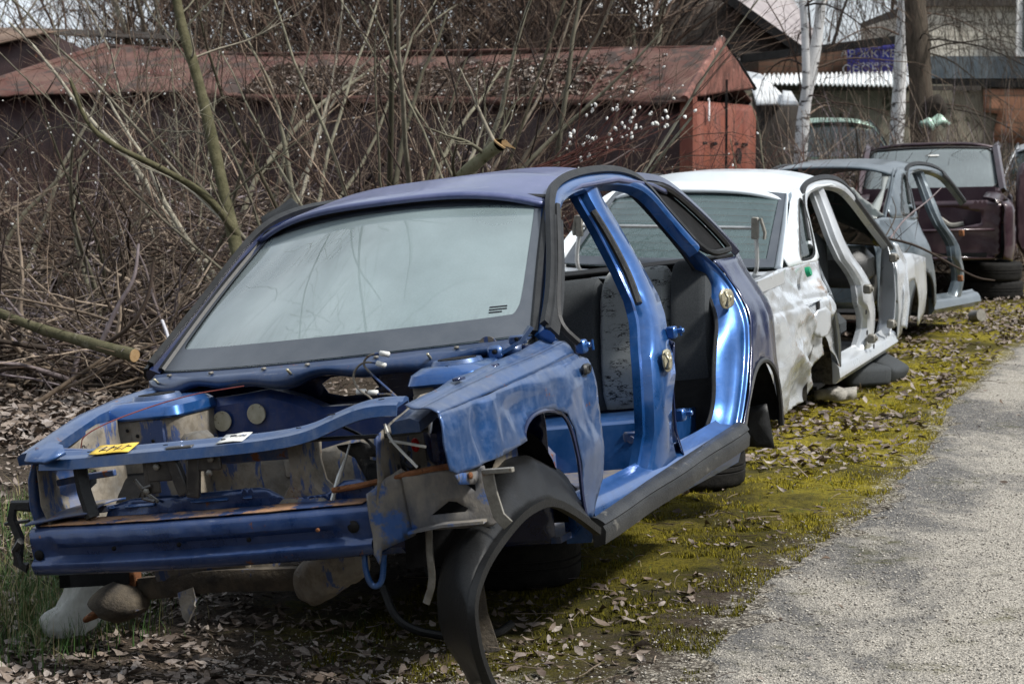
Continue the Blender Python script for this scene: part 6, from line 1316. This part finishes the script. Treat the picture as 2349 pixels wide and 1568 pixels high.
# helper for boxy buildings given by survey points
def slab(P,Q,zt0,zt1,zb,th,name,mat,root,o):
    P=Vector(P);Q=Vector(Q);d=(Q-P).normalized(); n=Vector((-d.y,d.x,0))*th
    vs=[]
    for a,b_ in ((P,zt0),(Q,zt1)):
        vs+=[(a.x,a.y,zb),(a.x,a.y,b_),(a.x+n.x,a.y+n.y,b_),(a.x+n.x,a.y+n.y,zb)]
    fs=[(0,1,5,4),(1,2,6,5),(2,3,7,6),(3,0,4,7),(0,3,2,1),(4,5,6,7)]
    b=MB(); b.add([tuple(Vector(v)-o) for v in vs],fs); return b.build(name,mat,root)
def block(name,mat,c1,c2,mort,sx=.4,sy=.2,extra=None):
    m=NT(name); br=m.n('ShaderNodeTexBrick'); br.inputs['Color1'].default_value=(*c1,1); br.inputs['Color2'].default_value=(*c2,1); br.inputs['Mortar'].default_value=(*mort,1); br.inputs['Scale'].default_value=1; br.inputs['Brick Width'].default_value=sx; br.inputs['Row Height'].default_value=sy; br.inputs['Mortar Size'].default_value=.012
    s=m.sep(m.c); cb=m.n('ShaderNodeCombineXYZ'); m.l(s[0],cb.inputs[0]); m.l(s[2],cb.inputs[1]); m.l(cb.outputs[0],br.inputs['Vector']); c=br.outputs[0]
    c=m.mix(m.ramp(m.noise(1.2,6,.7),.4,.7,0,.7),c,tuple(x*.45 for x in c1))
    if extra: c=m.mix(m.ramp(m.noise(.9,4,.6),.5,.56),c,extra)
    m.set(col=c,rough=.9,spec=.15); return m.m
M['blockwall']=block('pale_block_wall',None,(.58,.55,.47),(.66,.63,.55),(.36,.34,.29))
M['brick']=block('red_brown_brick',None,(.17,.095,.07),(.23,.14,.10),(.14,.11,.085),.26,.085)
M['concrete']=rough_mat('stained_concrete',(.26,.24,.19),(.15,.14,.11),1.6,.95,.3,spots=((.05,.05,.035),2.3,.55),bs=20)
M['orange_brick']=block('orange_hollow_brick',None,(.27,.13,.08),(.32,.17,.11),(.16,.12,.09),.5,.22)
M['oldwood']=rough_mat('old_dark_timber',(.045,.04,.038),(.09,.08,.07),6,.9,.5,st=(6,6,.6),spots=((.14,.12,.11),5,.62))
M['greyroof']=rough_mat('grey_slate_roof',(.26,.23,.235),(.36,.33,.33),2,.8,.2)
M['whiteroof']=rough_mat('white_corrugated_sheet',(.62,.64,.65),(.75,.77,.78),2,.6,.1,spots=((.4,.4,.38),3,.63))
M['winframe']=rough_mat('white_window_frame',(.7,.7,.68),(.75,.75,.74),5,.6,.1)
# right hand block building
def buildings():
    o=Vector((6.3,36,0)); root=empty('block_building',Matrix.Translation(o),'tall pale block building at the right with dark roof edge and a white window','building')
    slab((6.80,36,0),(14,36.2,0),4.10,4.10,3.0,6,'upper_wall',M['blockwall'],root,o)
    b=MB(); b.box((4.6,3.2,4.16),(8.4,6.6,.14)); b.build('roof_edge',M['oldwood'],root)
    b=MB(); b.box((4.5,-.06,3.10),(8.0,.12,.36)); b.build('metal_skirting',M['grey'],root)
    slab((6.80,35.96,0),(14,36.16,0),2.9,2.9,.1,6,'lower_wall',M['concrete'],root,o)
    b=MB(); b.box((4.5,-.08,2.84),(8.0,.16,.12)); b.build('dark_ledge',M['dark_in'],root)
    x=(2335-1174.5)/5022*35.8; z0=1.53+(374-130)/5022*35.8; 
    fr=MB(); fr.box((x-o.x+.35,-.22,z0+.5),(.9,.08,1.0)); w_=fr.build('window',M['winframe'],root); gl=MB(); gl.box((x-o.x+.35,-.27,z0+.5),(.72,.03,.84)); gl.build('pane',M['clear_glass'],w_)
    b=MB(); rs=random.Random(3)
    vf=sheet([(1.55,1.9),(1.62,2.35),(1.4,2.38),(1.38,2.75),(3.2,2.75),(3.2,1.55),(2.1,1.5),(2.15,1.85)],[],lambda a,c_:(a+.0,-.09,c_),.2); obj_vf('brick_infill',vf,M['orange_brick'],root,solid=.04)
    b=MB(); b.tube([(.75,-.12,2.4),(.72,-.14,1.95)],.008,5); b.box((.72,-.14,1.93),(.03,.03,.09)); b.build('hanging_wire',M['winframe'],root)
    # concrete outhouse with corrugated roof
    o=Vector((3.8,33,0)); root=empty('concrete_outhouse',Matrix.Translation(o),'low grey concrete outhouse with a white corrugated lean to roof behind the birches','building')
    slab((3.3,33,0),(6.6,33,0),2.72,2.72,.1,2.2,'wall',M['concrete'],root,o)
    add=lambda n,vf,mt,s=.012: obj_vf(n,([tuple(Vector(v)-o) for v in vf[0]],vf[1]),mt,root,solid=s)
    add('corrugated_roof',wavy(W(1745,192,32.5),W(2102,198,32.5),W(2100,166,34),W(1752,172,34),220,3,.022,34),M['whiteroof'])
    b=MB(); b.box((1.4,-.1,2.66),(3.6,.06,.07)); b.build('roof_batten',M['oldwood'],root)
    # brick building with banner
    o=Vector((4,34.6,0)); root=empty('brick_building',Matrix.Translation(o),'red brown brick building with a slanting black roof edge behind the birches','building')
    p0=W(1740,165,34.6);p1=W(2115,165,34.6); slab((p0[0],34.6,0),(p1[0],34.6,0),W(1740,132,34.6)[2],W(2115,88,34.6)[2],.2,4,'wall',M['brick'],root,o)
    a=Vector(W(1700,136,34.3))-o;b_=Vector(W(2120,84,34.3))-o; b=MB(); b.sweep([a,b_],[(-.15,-.06),(.2,-.06),(.2,.06),(-.15,.06)]); b.build('roof_edge',M['dark_in'],root)
    # banner
    c=Vector(W(2016,140,34.5)); bw=W(2092,140,34.5)[0]-W(1947,140,34.5)[0]; bh=W(2000,104,34.5)[2]-W(2000,180,34.5)[2]
    v,f=wavy(c+Vector((-bw/2,0,-bh/2)),c+Vector((bw/2,0,-bh/2)),c+Vector((bw/2,0,bh/2)),c+Vector((-bw/2,0,bh/2)),30,12,0,1,.02,4); ban=np_mesh('banner',v,f,rough_mat('faded_blue_banner',(.05,.08,.50),(.14,.12,.52),1.5,.7,.1),None,True,origin=tuple(c)); tag(ban,'faded blue banner with white Cyrillic lettering hung on the brick wall','banner')
    def tx(t,u,v,h,n,sx=1):
        q=Vector(W(u,v,34.40))-c; text_obj(t,n,Matrix.Translation((q.x,-.09,q.z))@Matrix.Rotation(R_(90),4,'X'),h,M['white_ink'],ban,.004,sx)
    tx('АЯ ЖК КЕ АР',2014,124,.16,'banner_top_line',1.15); tx('СВОБОДА',2010,160,.185,'banner_bottom_line',1.15); tx('магазин',2010,146,.07,'banner_small_line',2)
    # dark timber house with big roof in the centre
    o=Vector((3,39,0)); root=empty('timber_house',Matrix.Translation(o),'dark old timber house with steep grey roof behind the red garage gable','building')
    add=lambda n,vf,mt,s=.03: obj_vf(n,([tuple(Vector(v)-o) for v in vf[0]],vf[1]),mt,root,solid=s)
    gl=[(1500,200),(1500,40),(1590,-30),(1680,5),(1870,140),(1870,200)]
    add('gable_wall',sheet([(W(u,v,39)[0],W(u,v,39)[2]) for u,v in gl],[],lambda x,z:(x,39,z),.4),M['oldwood'],.2)
    add('roof_slope',wavy(W(1665,0,38.7),W(1880,150,38.7),W(1900,120,44),W(1790,-40,44),8,4),M['greyroof'])
    b=MB(); b.sweep([Vector(W(1655,-12,38.6))-o,Vector(W(1885,152,38.6))-o],[(-.1,-.08),(.1,-.08),(.1,.08),(-.1,.08)]); b.build('barge_board',M['dark_in'],root)
    b=MB()
    for k in range(5): b.box(Vector(W(1780,118+16*k,38.5))-o,(2.2,.08,.035)); 
    ob=b
    for k in range(5):
        b=MB(); b.box(Vector(W(1790,122+15*k,38.5))-o,(1.5,.1,.04)); b.build('wall_board',M['greyroof'] if k%2 else M['oldwood'],root)
    # white roofed house behind
    o=Vector((1.6,46,0)); root=empty('white_roofed_house',Matrix.Translation(o),'house with a steep whitish roof slope half hidden by bare branches','building')
    add('roof',wavy(Vector(W(1230,-40,46))*1,W(1560,96,46),W(1620,60,50),W(1360,-80,50),6,4),M['whiteroof'])
    add('wall',sheet([(W(u,v,46.2)[0],W(u,v,46.2)[2]) for u,v in ((1100,240),(1100,60),(1240,-30),(1550,96),(1560,240))],[],lambda x,z:(x,46.3,z),.6),M['oldwood'],.2)
    # left dark sheds
    o=Vector((-6.4,30,0)); root=empty('timber_shed',Matrix.Translation(o),'dark timber shed with a mossy grey roof at the far left behind the garages','building')
    add('roof',wavy(W(-60,112,29.8),W(112,74,29.8),W(190,70,33),W(-60,64,33),6,4),rough_mat('mossy_shed_roof',(.16,.11,.085),(.22,.16,.12),3,.9,.3))
    add('wall',sheet([(W(u,v,30)[0],W(u,v,30)[2]) for u,v in ((-80,300),(-80,108),(112,76),(190,112),(300,120),(300,300))],[],lambda x,z:(x,30.,z),.5),M['maroon'],.2)
    add('side_roof',wavy(W(112,78,30),W(420,92,30),W(420,74,32),W(120,70,32),6,2),M['oldwood'])
    # snow white low roofs near the garage doors
    o=Vector((3.2,29.5,0)); root=empty('low_shed',Matrix.Translation(o),'low shed with a white sheet roof sloping down right of the red garage doors','building')
    add('roof',wavy(W(1735,240,29),W(1815,238,29),W(1745,172,31),W(1712,166,31),6,3),M['whiteroof']); 
    add('wall',sheet([(W(u,v,29.6)[0],W(u,v,29.6)[2]) for u,v in ((1700,400),(1700,230),(1830,240),(1830,400))],[],lambda x,z:(x,29.6,z),.4),M['oldwood'],.1)
    add('second_roof',wavy(W(1790,240,28.5),W(1832,240,28.5),W(1815,212,29.5),W(1795,210,29.5),3,3),M['whiteroof'])
buildings()
# birches and willow trunk
m=NT('birch_bark'); n1=m.noise(4,5,.7,st=(1,1,3.5)); z=m.sep(m.c)[2]; low=m.ramp(z,0,2.4,.12,-.02)
c=m.mix(m.ramp(m.math('ADD',n1,low),.57,.62),(.62,.62,.62),(.04,.035,.032)); c=m.mix(m.ramp(m.noise(14,4,.6,st=(1,1,4)),.5,.8,0,.5),c,(.32,.30,.28)); m.set(col=c,rough=.7,spec=.2); M['birch']=m.m
limb_tree('birch_tree',[([W(2050,400,30),W(2060,300,30),W(2064,200,30),W(2070,100,30),W(2074,-20,30),W(2078,-300,30)],.20,.13)],M['birch'],'single thick white birch trunk directly in front of the blue banner','tree',0,31) if False else None
def trunk_tree(name,paths,mat,label,seed,tw=0,tm='bk_brown',tl=1.4,trop=(0,0,-.8),minr=.004,lev=2,kid=6,group=None):
    x,y,_=paths[0][0][0]; z=gzf(x,y); root=empty(name,Matrix.Translation((x,y,z)),label,'tree',group); S=Twigs(seed);T=Twigs(seed+5); o=np.array([x,y,z])
    for pts,r0,r1 in paths:
        p=np.array(smooth_poly(pts,2,False))-o; S.P.append(p); S.R.append(np.linspace(r0,r1,len(p))*(1+.05*np.sin(np.arange(len(p))*1.1)))
        for k in range(tw):
            i=T.r.randint(len(p)//3,len(p)-1); d=T.r.normal(0,1,3); d[2]=abs(d[2])*.5+.2
            T.tree(p[i],d,tl*(.5+.8*T.r.rand()),.014,lev,kid,.5,.25,trop,.55,8,minr)
    S.build('trunk',mat,root,12)
    if tw: T.build('crown',M[tm],root,3)
    return root
trunk_tree('birch_tree',[([W(2048,420,30),W(2058,300,30),W(2063,200,30),W(2068,100,30),W(2074,-20,30),W(2080,-400,30)],.105,.075)],M['birch'],'single white birch trunk standing in front of the blue banner',31,10,tl=2.2)
trunk_tree('birch_tree',[([W(1832,430,27.5),W(1838,330,27.5),W(1845,240,27.5),W(1872,110,27.5),W(1885,0,27.5),W(1900,-300,27.5)],.095,.055),([W(1845,250,27.5),W(1850,170,27.4),W(1846,60,27.4),W(1835,-60,27.4),W(1830,-300,27.4)],.055,.04)],M['birch'],'twin stemmed grey white birch to the right of the red garage doors',41,12,tl=1.8)
trunk_tree('willow_tree',[([W(2118,420,28),W(2120,330,28),W(2112,200,28),W(2104,80,28),W(2095,-60,28),W(2090,-400,28)],.175,.13)],rough_mat('rugged_grey_bark',(.055,.045,.035),(.11,.09,.07),10,.95,.9,st=(3,3,.5),bs=24),'thick dark rugged tree trunk right of the blue banner',51,10,tl=1.9,tm='bk_dark')
b=MB(); b.ball(W(2146,248,27.9),.16,18,14,(1,.8,1.1)); b.v=[tuple(Vector(v)*(1)+Vector((1,1,1))*.06*fbm((v[0]*5,v[1]*5,v[2]*5))) for v in b.v]; o=b.build('burl',M['bk_dark']); 
for ob in scn.collection.objects:
    if ob.get('label','').startswith('thick dark rugged'): wt=ob
o.location=Vector(o.location)-Vector(wt.location); o.parent=wt
b=MB(); b.ball((0,0,0),.2,18,12,(1,.3,.3)); b.v=[tuple(Vector(v)+Vector((.3,.3,1))*.12*noise.noise(Vector((v[0]*9,v[1]*9,3)))) for v in b.v]; o=b.build('plastic_scrap',M['pale_green']); o.location=W(2145,300,27.2); tag(o,'scrap of pale green plastic caught beside the dark willow trunk','scrap')
# hanging weeping twigs at the top right
T=Twigs(701)
for k in range(150):
    u=1900+T.r.rand()*470; v=-160+T.r.rand()*120; D=26+T.r.rand()*5; p=W(u,v,D); L=.5+1.7*T.r.rand()*(1.2 if u>2120 else .6)
    pts,_=T.line(p,(T.r.normal(0,.6)+(.5 if u>2100 else 0),T.r.normal(0,.3),-.9),L,.0045,10,.16,(0,0,-1.2),.0022)
    for j in range(4): q=pts[T.r.randint(1,9)]; T.line(q,T.r.normal(0,.5,3)+[0,0,-.6],.3+.4*T.r.rand(),.003,6,.2,(0,0,-1),.0018)
S=Twigs(702)
for k in range(7): p=W(2090,-260-20*k,28); S.line(p,(.9-.35*k*.9+T.r.normal(0,.2),T.r.normal(0,.3),.15),2.5,.04,9,.2,(0,0,-.3),.01)
rt=empty('weeping_birch',Matrix.Translation((5.8,28.5,.4)),'drooping fine twigs of a weeping birch hanging in from the top right','tree'); oo=np.array([5.8,28.5,.4])
T.P=[p-oo for p in T.P]; S.P=[p-oo for p in S.P]; S.line((2.9,1,-.4),(0,0,1),5.2,.12,10,.03,(0,0,0),.07); T.build('hanging_twigs',M['bk_dark'],rt,3); S.build('limbs',M['bk_dark'],rt,6)
# undergrowth behind the cars at right, and bare trees behind the garages
T=Twigs(711)
for k in range(2600):
    u=1740+T.r.rand()*620; D=22+T.r.rand()*5.5; x=(u-1174.5)/5022*D; d=T.r.normal(0,1,3); d[2]=abs(d[2])*1.2
    if x<3.1 and D<26: x+=.9
    T.line((x,D,gzf(x,D)+T.r.rand()*.9),d,.4+1.3*T.r.rand()**1.5,.003+.008*T.r.rand()**3,7,.3,(0,0,.1),.002)
tag(T.build('far_thicket',M['bk_pale'],None,3),'bare tangled thicket between the garages and the junk cars',None,None,'stuff')
T=Twigs(721)
for k in range(5200):
    D=32+T.r.rand()*9; u=-80+T.r.rand()*1620; x=(u-1174.5)/5022*D
    if u<380 and T.r.rand()<.94: continue
    z=.5+T.r.rand()*5.0; d=T.r.normal(0,1,3); d[2]=abs(d[2])*1.3; T.line((x,D,z),d,1+2.5*T.r.rand(),.008+.022*T.r.rand()**3,7,.3,(0,0,.2),.004)
tag(T.build('far_woodland',M['bk_brown'],None,3),'dense brown leafless woodland behind the garage roofs',None,None,'stuff')
lab=['slim bare tree behind the garages near the left edge','bare tree behind the left garage roof end','bare tree rising behind the middle of the left roof','dense bare tree behind the roof above the mossy trunk','tall bare tree behind the roof left of centre','pale stemmed bare tree behind the roof at centre','bare tree behind the roof right of centre','bare tree before the white roofed house','bare tree left of the rusty gable','bare tree between gable and twin birch','bare tree above the brick building','bare tree behind the block building']
for i,u in enumerate((-90,180,290,420,600,760,920,1090,1260,1420,1790,2000)):
    D=31+((i*7)%5)*1.3 if u<1700 else 41; x=(u-1174.5)/5022*D
    shrub('bare_tree',x,D,lab[i],'tree',M['bk_brown'] if i%3 else M['bk_green'],800+i*5,stems=3 if (u>1700 or u<200) else 8,h=6.5 if u<1700 else 6,r=.05,spread=.25,kids=9,lev=3 if u>240 and u<1500 else 2,group='bare trees behind the garages',minr=.006,rat=.5,wander=.3)
# tall thin saplings among the twigs at right
for i,(u,D,l) in enumerate(((1905,21.5,'thin dark sapling standing upright left of the plum windscreen'),(1990,22,'bent dark sapling crossing low behind the grey shell roof'),(1800,20.5,'yellowish sapling just right of the garage doors'))):
    x=(u-1174.5)/5022*D; shrub('sapling',x,D,l,'tree',M['bk_dark'] if i<2 else M['bk_green'],950+i,stems=2,h=2.6,r=.016,spread=.35,kids=7,lev=2,group='saplings behind the wrecks')

# unseen fence and woodland, added to darken paint reflections and cut sky fill
o=Vector((21,8,0)); root=empty('added_board_fence',Matrix.Translation(o),'long dark board fence added unseen across the track to darken reflections','fence')
b=MB()
for k in range(120): y=-26+k*.5; b.box((0,y,1.15+.04*math.sin(k*2.3)),(.05,.47,2.3)) if y<26 else None
b.build('boards',M['oldwood'],root)
o2=Vector((0,-9,0)); root=empty('added_board_fence',Matrix.Translation(o2),'dark board fence added unseen behind the camera to darken reflections','fence')
b=MB()
for k in range(70): b.box((-20+k*.5,0,1.1+.04*math.sin(k*1.9)),(.47,.05,2.2))
b.build('boards',M['oldwood'],root)
T=Twigs(991)
for k in range(46):
    if k<26: x=23+3*T.r.rand(); y=-14+k*2.0
    else: x=-24+(k-26)*2.0; y=-11-3*T.r.rand()
    for q in range(3): T.tree((x+T.r.normal(0,.4),y+T.r.normal(0,.4),0),(T.r.normal(0,.15),T.r.normal(0,.15),1),7+3*T.r.rand(),.16,2,16,.6,.25,(0,0,.3),.5,8,.028)
tag(T.build('woodland',M['bk_dark'],None,4),'bare woodland added unseen across the track to darken reflections',None,None,'stuff')

# small repeated fittings: every piece becomes a part of its own
def split_loose(o):
    me=o.data; n=len(me.vertices); par=list(range(n))
    def find(a):
        while par[a]!=a: par[a]=par[par[a]]; a=par[a]
        return a
    for p in me.polygons:
        v=list(p.vertices)
        for q in v[1:]:
            a,b_=find(v[0]),find(q)
            if a!=b_: par[a]=b_
    groups={}
    for p in me.polygons: groups.setdefault(find(p.vertices[0]),[]).append(p)
    if len(groups)<2: return
    for k,(r_,ps) in enumerate(groups.items()):
        idx=sorted({v for p in ps for v in p.vertices}); mp={v:i for i,v in enumerate(idx)}
        d=np_mesh(o.name.split('.')[0],[tuple(me.vertices[v].co) for v in idx],[[mp[v] for v in p.vertices] for p in ps],me.materials[0],o.parent,True)
        d.location=o.location
    bpy.data.objects.remove(o)
names=('cable_connector','pressed_rib','beam_bolt','wing_bolt','cowl_clips','stud','drain_hole','mounting_hole','beam_hole','latch_bolt','striker_bolt','hinge_hole','rubber_stop','front_rib')
for o in list(scn.collection.objects):
    if o.type=='MESH' and o.parent and o.name.split('.')[0] in names: split_loose(o)
